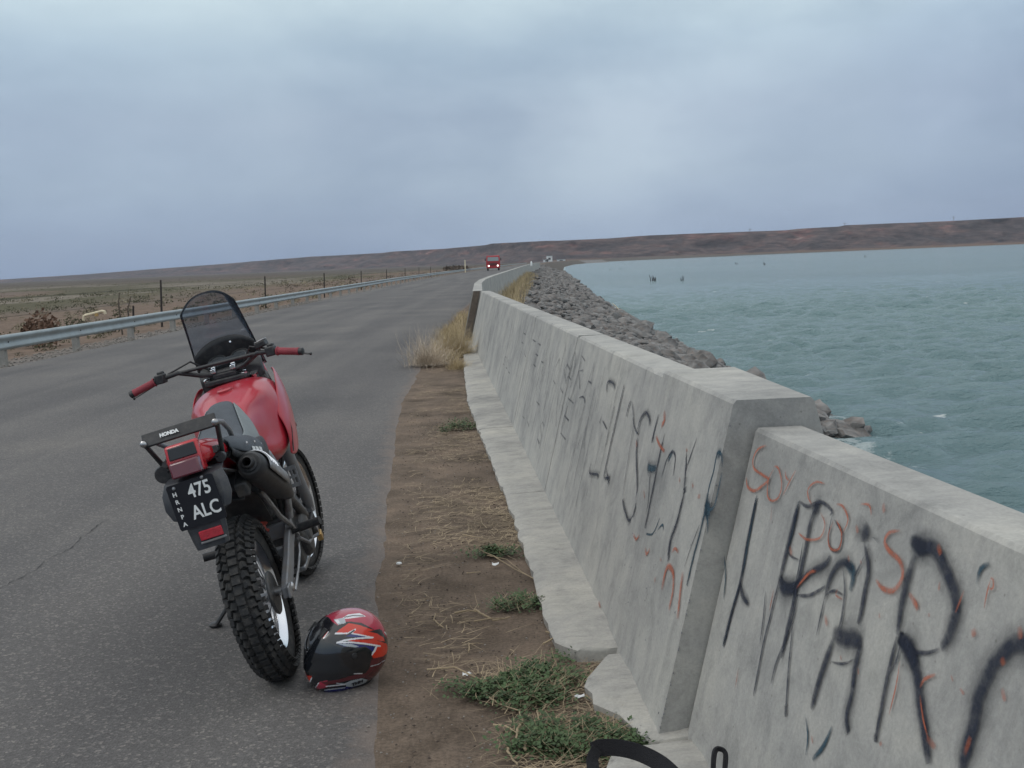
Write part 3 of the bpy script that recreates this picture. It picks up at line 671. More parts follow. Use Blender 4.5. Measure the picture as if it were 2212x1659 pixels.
A_or = [([(455,205),(415,225),(395,270),(400,310),(440,340),(465,360),(440,385),(400,410),(370,390),(365,350)],.009),([(490,310),(465,360),(460,430),(480,455),(510,440),(525,380),(510,310),(490,300)],.007),([(540,320),(545,350),(558,365)],.007),([(590,315),(565,360),(530,430)],.008),
 ([(720,380),(680,370),(645,400),(645,440),(660,470)],.006),([(700,510),(720,560),(700,620),(640,630),(600,600)],.008),([(770,470),(800,480),(825,540),(800,600)],.007),([(760,545),(735,610),(745,670),(785,670),(795,600),(770,540)],.006),
 ([(880,470),(920,475),(930,520)],.007),([(985,465),(987,510)],.018),([(1060,590),(1010,600),(990,640),(1010,680),(1060,730),(1070,800),(1030,860),(980,850),(950,810)],.010),([(1475,800),(1455,860),(1440,940)],.005),([(1465,805),(1480,810),(1480,850),(1460,850)],.005),
 ([(1390,1030),(1395,1070)],.020),([(860,565),(870,600)],.012),([(1100,870),(1130,920),(1140,950)],.012),([(1240,820),(1235,860)],.010),([(1350,860),(1310,960)],.007),([(1230,650),(1245,700)],.016),([(1150,1300),(1170,1260),(1220,1240)],.010),([(1290,1240),(1300,1270)],.008),
 ([(1330,1300),(1350,1330)],.010),([(1520,1160),(1530,1200)],.014),([(1600,1020),(1605,1080)],.016),([(490,850),(470,950)],.007),([(330,1210),(315,1300)],.008),([(780,850),(770,880),(800,900)],.008),([(720,970),(730,1020)],.014),([(560,660),(570,700)],.014),
 ([(660,1510),(665,1550)],.010),([(1180,1520),(1220,1570)],.016),([(590,850),(650,780),(680,775)],.010),([(1520,1300),(1535,1360)],.012),([(1350,1600),(1380,1520)],.014),([(1150,1330),(1165,1440),(1190,1540)],.008),([(790,1150),(795,1175)],.008),([(870,1210),(872,1240)],.009),([(965,960),(968,985)],.010),([(1190,960),(1192,980)],.010),([(825,700),(830,730)],.010),([(880,720),(885,740)],.008),([(1060,1180),(1040,1300),(1010,1420)],.005),([(480,480),(475,550)],.004),([(970,1540),(975,1560)],.012)]
A_ink += [([(1240,1120),(1180,1140),(1110,1130),(1050,1080)],.006),([(720,880),(760,860),(800,880)],.005),([(745,1180),(800,1190),(850,1170)],.004),([(450,860),(440,980),(425,1100)],.004),([(1000,1250),(1040,1180),(1060,1100)],.005)]
A_halo = [(p_, w_*2.3) for p_, w_ in A_ink if w_ > .008]
stroke_mesh(A_halo, z7, a_b, nA, M['haze_ink'], None, nearw, lift=.0012); stroke_mesh(A_ink, z7, a_b, nA, M['ink'], None, nearw); stroke_mesh(A_blue, z7, a_b, nA, M['blue'], None, nearw, lift=.002); stroke_mesh(A_or, z7, a_b, nA, M['orangepaint'], None, nearw, lift=.004)
# end panel / middle wall
B_ink = [([(1075,385),(1060,420),(1048,480)],.007),([(1080,390),(1088,520),(1062,700),(1030,900)],.004),([(1025,950),(1040,1020),(1065,1075),(1095,1020),(1110,900),(1105,700),(1110,600)],.008),([(1110,560),(1130,490),(1160,455),(1180,490),(1180,530)],.007),
 ([(1085,480),(1095,540),(1115,575),(1125,520)],.005),([(1235,465),(1210,560),(1195,630)],.012),([(1270,575),(1240,700),(1210,850),(1180,1000),(1155,1120)],.009),([(1250,830),(1280,730),(1310,680),(1330,710),(1318,820)],.006),([(1395,670),(1390,790),(1380,900)],.007),
 ([(1388,880),(1383,920)],.014),([(1385,900),(1340,1080),(1300,1200),(1290,1310)],.010),([(1455,600),(1420,700),(1400,760)],.006),([(1035,290),(1000,450),(960,620),(930,760),(915,835)],.007),([(930,770),(945,860)],.005),([(920,835),(950,830),(940,870)],.009),
 ([(845,745),(835,800),(880,810),(885,830)],.008),([(935,340),(935,290),(950,275),(975,290),(980,320)],.008),([(905,480),(890,520)],.008),([(910,500),(935,550)],.006),([(870,300),(840,440),(815,560),(800,660)],.006),([(775,370),(800,365),(810,400)],.005),([(785,590),(765,665)],.006),([(800,600),(790,665)],.006),
 ([(1185,800),(1175,960),(1160,1040)],.004),([(1380,1350),(1420,1230),(1470,1100)],.003),([(740,170),(700,280)],.006),([(790,150),(740,330),(690,480),(668,580)],.005)]
B_blue = [([(1170,745),(1180,775),(1220,775)],.014),([(1600,770),(1595,700),(1570,690),(1550,790),(1520,900),(1500,1020),(1470,1150),(1430,1300),(1395,1450)],.008),([(1565,690),(1590,695)],.018),([(1500,980),(1520,1010),(1550,1000),(1570,930),(1598,800)],.008),([(1500,1020),(1515,1080),(1515,1150)],.008),
 ([(1505,960),(1520,1010),(1515,1070)],.018),([(1225,1130),(1255,1100),(1260,1130)],.005),([(1285,730),(1315,680)],.012),([(1160,1150),(1200,1150),(1240,1060)],.004)]
B_or = [([(1265,450),(1270,500),(1250,530)],.012),([(1105,620),(1110,650)],.010),([(1220,590),(1240,640),(1270,680)],.009),([(1090,1150),(1105,1185),(1125,1160)],.008),([(1150,900),(1155,950)],.006),([(1160,1230),(1165,1270),(1185,1240)],.009),([(1310,1260),(1330,1235),(1350,1260)],.008),
 ([(1255,1475),(1275,1370),(1295,1340),(1320,1380),(1318,1480),(1295,1590)],.013),([(1375,1370),(1365,1450),(1355,1540),(1345,1640)],.015),([(1215,1400),(1215,1430)],.008),([(1430,860),(1435,890)],.008),([(1355,830),(1358,855)],.008),([(1460,935),(1475,940)],.010),([(1245,1290),(1250,1310)],.005),([(890,1540),(900,1580)],.01),([(440,750),(445,780)],.01),([(1395,660),(1400,680)],.006)]
nB = (face(1,.5)-face(0,.5)).cross(face(.0,1)-face(0,0)).normalized(); nB = nB if nB.x < 0 else -nB
pB = face(S1/2, .5, .006)
# the face is very slightly twisted, so the strokes are laid on it by ray and moved to the real face
def face_point(px_, py_):
    off = .006
    q = on_plane(px_, py_, pB, nB)
    for _ in range(4):
        s = s_of_y(q.y); h = (q.z-face(s,0).z)/(face(s,1).z-face(s,0).z); tgt = face(s, h, .006 if s < S1 else 0)
        e = face(min(s+.01,1.2), h)-face(s, h); u_ = face(s, 1)-face(s, 0); n_ = e.cross(u_).normalized()
        q = on_plane(px_, py_, tgt, n_)
    return q
_op = on_plane
def stroke_on_B(strokes, fmap, mat_, lift):
    global on_plane
    keep = on_plane
    def f2(x, y, p0, n): return face_point(x, y)
    def w(strokes):
        return strokes
    globals()['on_plane_local'] = f2
    v = []; f = []; at_ = []
    for pts, w_ in strokes:
        P = [face_point(*fmap(x, y)) for x, y in pts]; Q = []; m_ = len(P)
        for i in range(m_-1):
            a, b, c_, d = P[max(i-1, 0)], P[i], P[i+1], P[min(i+2, m_-1)]; k = max(3, int((c_-b).length/.015))
            for j in range(k):
                t = j/k; Q.append(.5*((2*b)+(c_-a)*t+(2*a-5*b+4*c_-d)*t*t+(3*b-a-3*c_+d)*t**3))
        Q.append(P[-1]); L_ = len(Q)
        for i, q in enumerate(Q):
            t = (Q[min(i+1, L_-1)]-Q[max(i-1, 0)]); t = t.normalized() if t.length > 1e-6 else Vector((0,0,1))
            s = nB.cross(t).normalized(); ww = w_*(.75+.5*float(vn(i*.07, w_*1000, 3)))
            k0 = len(v); q = q+nB*(lift+random.random()*.0004); v += [q-s*ww*1.25, q-s*ww*.5, q+s*ww*.5, q+s*ww*1.25]
            e = min(1, (i+.5)/3, (L_-i)/3); at_ += [0, e*.9, e*.9, 0]
            if i:
                for c0 in range(3): f.append((k0-4+c0, k0-3+c0, k0+c0+1, k0+c0))
    return wpar(raw('graffiti', v, f, mat_, attr=at_), wall)
stroke_on_B([(p_, w_*2.4) for p_, w_ in B_ink+B_blue if w_ > .0065], z6, M['haze_ink'], .0015); stroke_on_B(B_ink, z6, M['ink'], .003); stroke_on_B(B_blue, z6, M['blue'], .002); stroke_on_B(B_or, z6, M['orangepaint'], .004)
# faded writing farther along: rows of cramped letters, a long way down the wall, and rain runs of paint
zz = []
rl = random.Random(5)
def word(s0, h0, lh, txt, step):
    G = {'F':[[(0,0),(0,1),(.6,1)],[(0,.5),(.5,.5)]],'U':[[(0,1),(0,.1),(.5,0),(.6,1)]],'T':[[(0,1),(.7,1)],[(.35,1),(.35,0)]],'E':[[(.6,1),(0,1),(0,0),(.6,0)],[(0,.5),(.5,.5)]],'A':[[(0,0),(.3,1),(.6,0)],[(.1,.4),(.5,.4)]],'N':[[(0,0),(0,1),(.6,0),(.6,1)]],'S':[[(.6,.9),(.2,1),(0,.75),(.55,.35),(.4,0),(0,.1)]],'R':[[(0,0),(0,1),(.5,.9),(.5,.6),(0,.5),(.6,0)]],'O':[[(.3,1),(0,.6),(.1,.1),(.5,.05),(.6,.6),(.3,1)]],'L':[[(0,1),(0,0),(.5,0)]],'I':[[(0,0),(0,1)]],'H':[[(0,0),(0,1)],[(0,.5),(.5,.5)],[(.5,0),(.5,1)]]}
    for k, ch in enumerate(txt):
        for st_ in G.get(ch, []):
            pts = [face(s0-(k+px_*.8)*step/LB, h0+pz*lh, .003) for px_, pz in st_]
            zz.append((pts, .006))
word(s_of_y(10.9), .62, .18, 'FUTEANOS', .50); word(s_of_y(7.6), .72, .18, 'NORA', .42); word(s_of_y(9.4), .18, .15, 'LUIS', .45); word(s_of_y(8.6), .40, .22, 'LINE', .55); word(s_of_y(12.6), .34, .10, 'SOL', .45)
v = []; f = []; at_ = []
for i in range(130):
    y = rl.uniform(5.2, 17); s = s_of_y(y); h = rl.uniform(.55, .95); l = rl.uniform(.1, .45)
    zz.append(([face(s, h, .0025), face(s, h-l*.5, .0025), face(s, max(.05, h-l), .0025)], rl.uniform(.002, .005)))
for pts, w_ in zz:
    for i, q in enumerate(pts):
        t = (pts[min(i+1, len(pts)-1)]-pts[max(i-1, 0)]).normalized(); s = nB.cross(t).normalized(); k0 = len(v)
        v += [q-s*w_*1.6, q, q+s*w_*1.6]; e = rl.uniform(.5, 1); at_ += [0, e, 0]
        if i: f += [(k0-3, k0-2, k0+1, k0), (k0-2, k0-1, k0+2, k0+1)]
wpar(raw('graffiti', v, f, M['ink'], attr=at_), wall)

# ------------------------------------------------------------------ riprap
def rock_base(seed, sub=2):
    bm = bmesh.new(); bmesh.ops.create_icosphere(bm, subdivisions=sub, radius=1); r_ = random.Random(seed)
    pl = [(Vector((r_.gauss(0,1), r_.gauss(0,1), r_.gauss(0,1))).normalized(), r_.uniform(.45,.9)) for _ in range(11)]
    for v in bm.verts:
        d = v.co.normalized(); r = 1.0
        for n_, o_ in pl:
            k = d.dot(n_)
            if k > .05: r = min(r, o_/k)
        v.co = d*(r*(1+.05*noise.noise(d*3+Vector((seed, 0, 0)))))
    V = np.array([v.co[:] for v in bm.verts]); F = np.array([[v.index for v in f_.verts] for f_ in bm.faces]); bm.free(); return V, F
bases = [rock_base(i) for i in range(10)]; bases1 = [rock_base(i, 1) for i in range(10)]
def rotm(r_):
    e = [r_.uniform(0, 6.28) for _ in range(3)]; return np.array(Matrix.Rotation(e[0],3,'X') @ Matrix.Rotation(e[1],3,'Y') @ Matrix.Rotation(e[2],3,'Z'))
rr = random.Random(11); RV = []; RF = []; nvt = 0; big = []
def slope_z(x, y): return float(height(np.array(x), np.array(y)))
yy_ = []
y = 3.0
count = 0
for i in range(13000):
    y = 3+ (420-3)*rr.random()**1.9
    wb = float(edgeR(y))+2.1; sh = float(shore(y)); u = rr.random()**.8; x = wb+(sh+.9-wb)*u
    sz = rr.uniform(.09, .28)*(.8+1.1*u)*(1+.003*y)
    if rr.random() < .04: sz *= 1.6
    if y < 31: x = min(x, sh-1.2); sz = min(sz, .20)
    big.append((x, y, slope_z(x, y)+sz*.25, sz))
vis = sorted([b for b in big if b[1] > 14 and b[0] > 3.5], key=lambda b: -b[3]/(b[1]+6))
top_ids = set(id(b) for b in vis[:170])
rock_meshes = []
for V_, F_ in bases:
    me = bpy.data.meshes.new('boulder'); me.from_pydata(V_.tolist(), [], F_.tolist()); me.materials.append(M['rock']); rock_meshes.append(me)
for b in big:
    x, y, z_, sz = b; A_ = rotm(rr); sc = np.array((rr.uniform(.8,1.5), rr.uniform(.8,1.3), rr.uniform(.5,.9)))*sz
    if id(b) in top_ids:
        o = bpy.data.objects.new('boulder', rock_meshes[rr.randrange(10)]); COL.objects.link(o); o.location = (x, y, z_+.04)
        o.rotation_euler = (rr.uniform(-.5,.5), rr.uniform(-.5,.5), rr.uniform(0,6.28)); o.scale = tuple(sc*1.12)
        tag(o, 'angular grey boulder lying on the rocky slope between the wall and the lake', 'boulder', 'boulders on the dam slope')
        continue
    V_, F_ = (bases if y < 70 else bases1)[rr.randrange(10)]
    P = (V_ @ A_.T)*sc+np.array((x, y, z_)); RV.append(P); RF.append(F_+nvt); nvt += len(P)
o = raw('rubble', np.concatenate(RV), np.concatenate(RF).tolist(), M['rock']); tag(o, 'grey broken rock covering the dam slope down to the water', 'rubble', kind='stuff')

# ------------------------------------------------------------------ guard rail
rail = empty('guard_rail', (-10.6, 24, 0)); bpy.context.view_layer.update()
tag(rail, 'long galvanised steel guard rail on low concrete posts along the far edge of the road', 'guard rail')
def rail_x(y): return float(edgeL(y))-.75
prof = [(0,.0),(.045,.03),(.05,.075),(.008,.115),(0,.155),(.008,.195),(.05,.235),(.045,.28),(0,.31)]
ys = list(np.arange(2, 120, 2.0))+list(np.arange(120, 620, 6.0))
rings = []
for y in ys:
    gz = slope_z(rail_x(y), y)*.5-.07
    rings.append([Vector((rail_x(y)+a+.0, y, gz+.35+b)) for a, b in prof]+[Vector((rail_x(y)+a-.006, y, gz+.35+b)) for a, b in prof[::-1]])
wpar(MB().loft(rings).build('beam', M['galv'], None, ang=60), rail)
y = 3.2; k = 0; pm = None
while y < 420 and k < 99:
    x = rail_x(y)-.13; gz = -.07+slope_z(rail_x(y), y)*.5
    mb = MB(); mb.box((0,0,.05), (.15,.17,1.06), taper=.92)
    if pm is None:
        pm = mb.build('post', M['post'], None, bevel=.012, smooth=False); o = pm
    else: o = pm.copy(); COL.objects.link(o)
    o.location = (x, y, gz+.02); o.rotation_euler = (rr.uniform(-.03,.03), rr.uniform(-.03,.03), rr.uniform(-.1,.1)); wpar(o, rail)
    if y < 120:
        for dy in (0,):
            b_ = MB(); b_.lathe([(0,.016),(.012,.016),(.016,.008),(.018,.001)], (0,0,0), (1,0,0), 8); bo = b_.build('bolt', M['darkmetal'], None); bo.location = (rail_x(y)+.004, y, gz+.35+.155); wpar(bo, rail)
    y += 3.81; k += 1
wpar(pm, rail) if pm.parent is None else None

# ------------------------------------------------------------------ wire fence beyond the rail
fence = empty('wire_fence', (-13, 39, 0)); bpy.context.view_layer.update()
tag(fence, 'sparse wire fence of thin dark iron posts standing beyond the guard rail', 'fence')
FP = [(350,708,605),(572,640,597),(700,628,590),(780,616,585),(835,610,582),(875,603,579),(905,600,577),(930,598,576),(985,593,571),(288,718,662)]
fpts = []
for i, (x, yb, yt) in enumerate(FP):
    Yd = [39, 52, 68, 88, 108, 128, 148, 170, 225, 36.5][i]
    q0 = at(x, yb, Yd); zb = slope_z(q0.x, q0.y); q0 = Vector((q0.x, q0.y, zb-.1)); tp = at(x-(3 if i == 0 else 0), yt, Yd)
    q1 = Vector((tp.x, tp.y, max(tp.z, q0.z+1.0)))
    wpar(MB().tube([q0, q0.lerp(q1,.5), q1], [.045,.04,.035], 6).build('post', M['fencepost'], None), fence)
    if i < 9: fpts.append((q0, q1))
for h in (.35, .6, .85):
    pts = [a.lerp(b, h) for a, b in fpts]; pts.insert(0, pts[0]+Vector((-.2,-22,0)))
    wpar(MB().tube(pts, .006, 4).build('wire', M['fencepost'], None), fence)
# leaning branch props
for pts, lab in (([(280,702),(276,668),(283,640)], 'thin crooked stake leaning beyond the rail, left of the tall iron post'), ([(262,688),(256,655),(258,632)], 'crooked dead branch stuck in the scrub near the thin stake')):
    P = [at(x, y_, 34) for x, y_ in pts]; P[0].z = slope_z(P[0].x, P[0].y)-.1
    tag(MB().tube(P, [.03,.025,.015], 6).build('stake', M['woodpost']), lab, 'stake')
# bleached pipe frame lying in the scrub
P0 = at(180, 684, 42); P1 = at(226, 673, 42); 
fr_ = empty('pipe_frame', (P0.x, P0.y, P0.z-.2)); bpy.context.view_layer.update()
tag(fr_, 'pale yellow pipe frame lying in the scrub behind the guard rail', 'pipe frame')
wpar(MB().tube([P0+Vector((0,0,-.15)), P0+Vector((.03,0,.02)), P0+Vector((.1,0,.05)), P1+Vector((-.08,0,.02)), P1, P1+Vector((.02,0,-.1))], .055, 8).build('pipe', M['bone'], None), fr_)
wpar(MB().box(((P0.x+P1.x)/2+.1, P0.y, (P0.z+P1.z)/2-.02), (.12,.1,.14)).build('clamp', M['brass'], None, bevel=.01), fr_)
# small timber marker post by the far rail
q = at(1005, 580, 190); tag(MB().box((q.x, q.y, q.z+.3), (.22,.2,2.4), taper=.8).build('marker_post', M['bone'], None, bevel=.02), 'pale timber marker post beyond the far guard rail, left of the red truck', 'post')
q = at(1148, 573, 150); tag(MB().lathe([(0,.13),(.4,.13),(.6,.10),(.7,.02)], (q.x, q.y, q.z-.1), (0,0,1), 12, True).build('road_marker', M['white']), 'small white marker standing on the crest beside the far grass', 'post')

# ------------------------------------------------------------------ distant shore: pier bank and white buildings
P = [at(x, y_, D_) for x, y_, D_ in ((1165,572,1050),(1200,568,1180),(1260,566,1280),(1300,565,1330))]
mb = MB(); rings = []
for q in P:
    rings.append([Vector((q.x-30, q.y+25, WATER_Z-1)), Vector((q.x-12, q.y+10, -.5)), Vector((q.x+0, q.y, -.5)), Vector((q.x+10, q.y-14, WATER_Z-1))])
o = mb.loft(rings).build('breakwater', M['rock'], smooth=False); tag(o, 'low dark rock breakwater reaching into the lake below the far hills', 'breakwater')
for x, y_, w_, h_, lab in ((1187, 566, 6, 7, 'small white control house on the far end of the dam'), (1179, 567, 5, 3.2, 'low white hut left of the far control house'), (1212, 565, 9, 2.6, 'long low pale shed right of the far control house')):
    q = at(x, y_, 1150); b_ = empty('dam_building', (q.x, q.y, -1)); bpy.context.view_layer.update(); tag(b_, lab, 'building')
    MB().box((0,0,h_/2), (w_, 6, h_)).build('wall', M['white'], b_, smooth=False)
    MB().box((0,0,h_+.2), (w_+.8, 6.8, .4)).build('roof', M['grey'], b_, smooth=False)
    MB().box((0,-3.02,h_*.55), (w_*.4, .1, h_*.3)).build('window', M['darkmetal'], b_, smooth=False)
# pylons on the skyline
for x, yk, s_ in ((2060,480,14), (1825,492,12), (1620,502,9)):
    q = at(x, yk, 2850); pr = empty('pylon', (q.x, q.y, q.z-1)); bpy.context.view_layer.update()
    tag(pr, {2060:'tallest thin lattice pylon on the hill skyline far right', 1825:'middle lattice pylon on the hill skyline', 1620:'leftmost and faintest lattice pylon on the hill skyline'}[x], 'pylon', 'pylons on the skyline')
    mb = MB(); hh = s_*1.15
    for a in (-1, 1): mb.tube([(a*1.6,0,0), (a*.5,0,hh*.7), (a*.3,0,hh)], .35, 4)
    MB.build(mb, 'mast', M['grey'], pr); MB().box((0,0,hh*.9), (9,.5,.8)).build('crossarm', M['grey'], pr, smooth=False)
# drowned bushes and stumps sticking out of the lake
def bush(x, y_, n_, hgt, lab):
    q = gp(x, y_, WATER_Z); mb = MB(); r_ = random.Random(int(x))
    for k in range(n_):
        a = r_.uniform(0, 6.28); l = hgt*r_.uniform(.5, 1); b0 = Vector((r_.uniform(-.5,.5)*hgt, r_.uniform(-.3,.3), -.5))
        tp = b0+Vector((math.cos(a)*l*.3, math.sin(a)*l*.3, l+.5)); mb.tube([b0, b0.lerp(tp,.5)+Vector((.05*l,0,0)), tp], [.09*hgt,.06*hgt,.03*hgt], 5)
    o = mb.build('dead_bush', M['twig']); o.location = q; tag(o, lab, 'dead bush', 'drowned bushes in the lake')
bush(1412,607,6,1.5,'dead bush of several black sticks rising from the lake, the largest and leftmost pair'); bush(1476,606,4,1.2,'dead bush with few black sticks in the lake, right of the larger one')
for x, y_ in ((1319,584),(1340,583),(1592,571),(1652,572),(1868,556)): bush(x, y_, 3, .9 if y_ > 575 else 1.5, 'tiny dark stump tip breaking the surface of the open lake')

# ------------------------------------------------------------------ motorcycle (local frame: x right, y forward, z up, origin at the rear tyre contact)
YAW, LEAN, BP = R(5.8), R(14.8), Vector((-.952, 4.175, 0))
MM = Matrix.Translation(BP) @ Matrix.Rotation(YAW, 4, 'Z') @ Matrix.Rotation(-LEAN, 4, 'Y')
bike = empty('motorcycle', M=MM); bpy.context.view_layer.update()
tag(bike, 'red trail motorcycle with tall smoked windscreen leaning on its side stand on the asphalt', 'motorcycle')
AX = Vector((0, 1.405, .362)); rake = R(27); sax = Vector((0, -math.sin(rake), math.cos(rake))); sp = Vector((0, 1.0, 1.05))
STEER = Matrix.Translation(sp) @ Matrix.Rotation(R(-12), 4, sax) @ Matrix.Translation(-sp)
def SM(): b = MB(); b.M = STEER; return b
_bp = Vector((0, 1.0, .6)); BARS = Matrix.Translation(_bp) @ Matrix.Rotation(R(-3), 4, 'Y') @ Matrix.Translation(-_bp) @ STEER
def SB(): b = MB(); b.M = BARS; return b
glassy = bpy.data.materials.new('smoked_screen'); glassy.use_nodes = True; t = glassy.node_tree; p = t.nodes['Principled BSDF']; t.nodes.remove(p)
tr = N(t, 'ShaderNodeBsdfTransparent'); tr.inputs[0].default_value = (.76,.78,.82,1)
gl = N(t, 'ShaderNodeBsdfGlossy'); gl.inputs['Roughness'].default_value = .12; gl.inputs[0].default_value = (.8,.85,.9,1)
fr = N(t, 'ShaderNodeFresnel'); fr.inputs[0].default_value = 1.35
df = N(t, 'ShaderNodeBsdfDiffuse'); df.inputs[0].default_value = (.16,.18,.21,1)
m0 = N(t, 'ShaderNodeMixShader'); m0.inputs[0].default_value = .12; L(t, tr.outputs[0], m0.inputs[1]); L(t, df.outputs[0], m0.inputs[2])
m1 = N(t, 'ShaderNodeMixShader'); L(t, fr.outputs[0], m1.inputs[0]); L(t, m0.outputs[0], m1.inputs[1]); L(t, gl.outputs[0], m1.inputs[2]); L(t, m1.outputs[0], t.nodes['Material Output'].inputs[0])
M['screen'] = glassy

def wheel(c, Rt, hw, rr_, rhw, lugrows, nlug, steered, sidew):
    mk = SM if steered else MB
    rim = mk()
    rim.lathe([(-rhw, rr_+.012), (-rhw-.004, rr_+.002), (-rhw+.004, rr_-.006), (-rhw*.45, rr_-.016), (-rhw*.3, rr_-.022), (rhw*.3, rr_-.022), (rhw*.45, rr_-.016), (rhw-.004, rr_-.006), (rhw+.004, rr_+.002), (rhw, rr_+.012), (rhw-.006, rr_+.008), (0, rr_-.012), (-rhw+.006, rr_+.008), (-rhw, rr_+.012)], c, (1,0,0), 72)
    w = rim.build('wheel', M['chrome'], bike)
    ty = mk(); prof = []
    H_ = Rt-.008-rr_
    for k in range(17):
        a = math.pi*k/16; x = -math.cos(a); s = math.sin(a)
        prof.append((x*hw*(.62+.38*s**.6) if s > 0 else x*rhw*1.02, rr_+.004+H_*s**.85))
    ty.lathe(prof, c, (1,0,0), 96)
    # tread blocks
    r_ = random.Random(3)
    for i in range(nlug):
        a0 = 2*math.pi*i/nlug
        for j, (xf, wd, dr, ln, sk) in enumerate(lugrows):
            for sg in ((-1, 1) if xf > .01 else (1,)):
                a = a0+(math.pi/nlug if (j % 2) else 0)+(.5*math.pi/nlug if sg > 0 else 0)
                x = xf*hw*sg; drop = dr*H_
                rad = Rt-drop
                tilt = -sg*math.asin(min(.95, xf))*.82
                rot = Matrix.Rotation(a, 3, 'X') @ Matrix.Rotation(tilt, 3, 'Y').to_3x3() @ Matrix.Rotation(sk*sg, 3, 'Z')
                up = Matrix.Rotation(a, 3, 'X') @ Vector((0, 0, 1))
                ty.box(Vector(c)+Vector((x, 0, 0))+up*(rad-.006), (wd*hw, ln, .022), rot, taper=.86)
    ty.build('tyre', M['rubber'], w, smooth=True, ang=35)
    hub = mk(); hub.lathe([(-.055,.018),(-.055,.035),(-.045,.045),(-.04,.03),(.035,.03),(.04,.05),(.055,.052),(.058,.02)], c, (1,0,0), 24, True); hub.build('hub', M['alu'], w)
    for i in range(32):
        a = 2*math.pi*i/32; sg = 1 if i % 2 else -1; b_ = a+(.42 if (i//2) % 2 else -.42)
        p0 = Vector(c)+Vector((sg*.04, math.sin(a)*.042, math.cos(a)*.042)); p1 = Vector(c)+Vector((sg*.006, math.sin(b_)*(rr_-.02), math.cos(b_)*(rr_-.02)))
        mk().tube([p0, p1], .0022, 5).build('spoke', M['steel'], w)
    return w
rw = wheel((0, 0, .327), .330, .066, .222, .036, [(0, .56, .0, .028, 0), (.50, .34, .055, .030, .3), (.82, .28, .22, .031, .15), (.985, .16, .48, .02, 0)], 54, False, 0)
fw = wheel(tuple(AX), .350, .050, .266, .033, [(0, .6, .0, .030, 0), (.6, .4, .08, .03, .2), (.9, .3, .28, .03, 0)], 56, True, 0)
# brake drum / disc, sprocket, chain
MB().lathe([(.05,.02),(.05,.085),(.058,.09),(.064,.085),(.066,.03),(.066,.0)], (0,0,.327), (1,0,0), 32).build('brake_drum', M['darkmetal'], rw)
MB().lathe([(-.075,.05),(-.075,.09),(-.082,.09),(-.082,.05)], (0,0,.327), (1,0,0), 40).build('sprocket', M['darkmetal'], rw)
ch = [(-.078,-.0,.415),(-.078,.55,.47),(-.078,.6,.44),(-.078,.55,.40),(-.078,0,.24),(-.078,-.07,.28),(-.078,-.07,.38),(-.078,0,.415)]
MB().tube(ch, .008, 6).build('chain', M['darkmetal'], bike)
SM().lathe([(.06,.075),(.06,.128),(.064,.128),(.064,.075)], tuple(AX), (1,0,0), 48).build('brake_disc', M['steel'], fw)
_c = STEER.inverted() @ Vector((.085,1.305,.275)); b_ = SM(); b_.box(_c, (.055,.08,.11), Matrix.Rotation(.5,3,'X')); b_.box(AX+Vector((.07,-.075,.02)), (.02,.1,.03)); b_.build('brake_caliper', M['black'], bike, bevel=.008)
SM().tube([AX+Vector((.08,-.1,.1)), AX+Vector((.10,-.16,.30)), AX+Vector((.09,-.28,.5)), AX+Vector((.07,-.40,.72))], .006, 8).build('brake_hose', M['black'], bike)
# swing arm
b_ = MB()
for sg in (-1, 1):
    x = .112*sg
    b_.loft([[Vector((x+dx, y, z+dz)) for dx, dz in ((-.014,-h),(.014,-h),(.014,h),(-.014,h))] for y, z, h in ((-.06,.325,.022),(0,.33,.034),(.2,.37,.036),(.42,.43,.034),(.56,.46,.04))])
b_.box((0,.54,.455), (.23,.07,.07)); b_.box((0,.33,.40), (.2,.03,.05))
b_.build('swingarm', M['grey'], bike, bevel=.006)
b_ = MB(); b_.lathe([(-.135,.012),(-.135,.02),(-.125,.02),(.125,.02),(.135,.02),(.142,.012)], (0,0,.327), (1,0,0), 12, True); b_.build('axle', M['steel'], bike)
b_ = MB(); b_.box((.128,-.045,.327), (.012,.06,.05)); b_.build('chain_adjuster', M['alu'], bike, bevel=.004)
MB().tube([(.135,.03,.30),(.14,.2,.33),(.138,.4,.36),(.13,.5,.38)], .006, 8).build('brake_rod', M['steel'], bike)
# frame
b_ = MB()
for sg in (-1, 1):
    b_.tube([(.10*sg,.55,.42),(.115*sg,.50,.62),(.12*sg,.42,.84)], .016, 10)
    b_.tube([(.12*sg,.42,.84),(.11*sg,.1,.90),(.095*sg,-.22,.97),(.09*sg,-.32,.98)], .013, 10)
    b_.tube([(.115*sg,.50,.60),(.115*sg,.2,.76),(.10*sg,-.16,.93)], .011, 10)
    b_.tube([(.10*sg,.55,.42),(.09*sg,.62,.26),(.06*sg,.95,.27),(.03*sg,1.02,.6),(0,1.04,.92)], .015, 10)
b_.tube([(0,.45,.86),(0,.8,.98),(0,1.03,1.02)], .022, 10)
b_.build('frame', M['darkmetal'], bike)
b_ = MB(); b_.tube([(.13,.5,.50),(.15,.48,.60),(.16,.44,.72),(.14,.42,.82)], [.017,.019,.019,.016], 10); b_.tube([(.125,.57,.40),(.135,.45,.47),(.13,.28,.56),(.12,.1,.72)], .011, 8)
b_.build('side_stay', M['alu'], bike)
MB().tube([(0,.40,.46),(0,.47,.72)], .036, 14).build('shock_absorber', M['redsteel'], bike)
b_ = MB()
for k in range(7): b_.lathe([(0,.04),(.008,.048),(.016,.04)], Vector((0,.40,.46)).lerp(Vector((0,.47,.72)), .1+k*.12), (0,.07,.26), 16)
b_.build('shock_spring', M['redsteel'], bike)
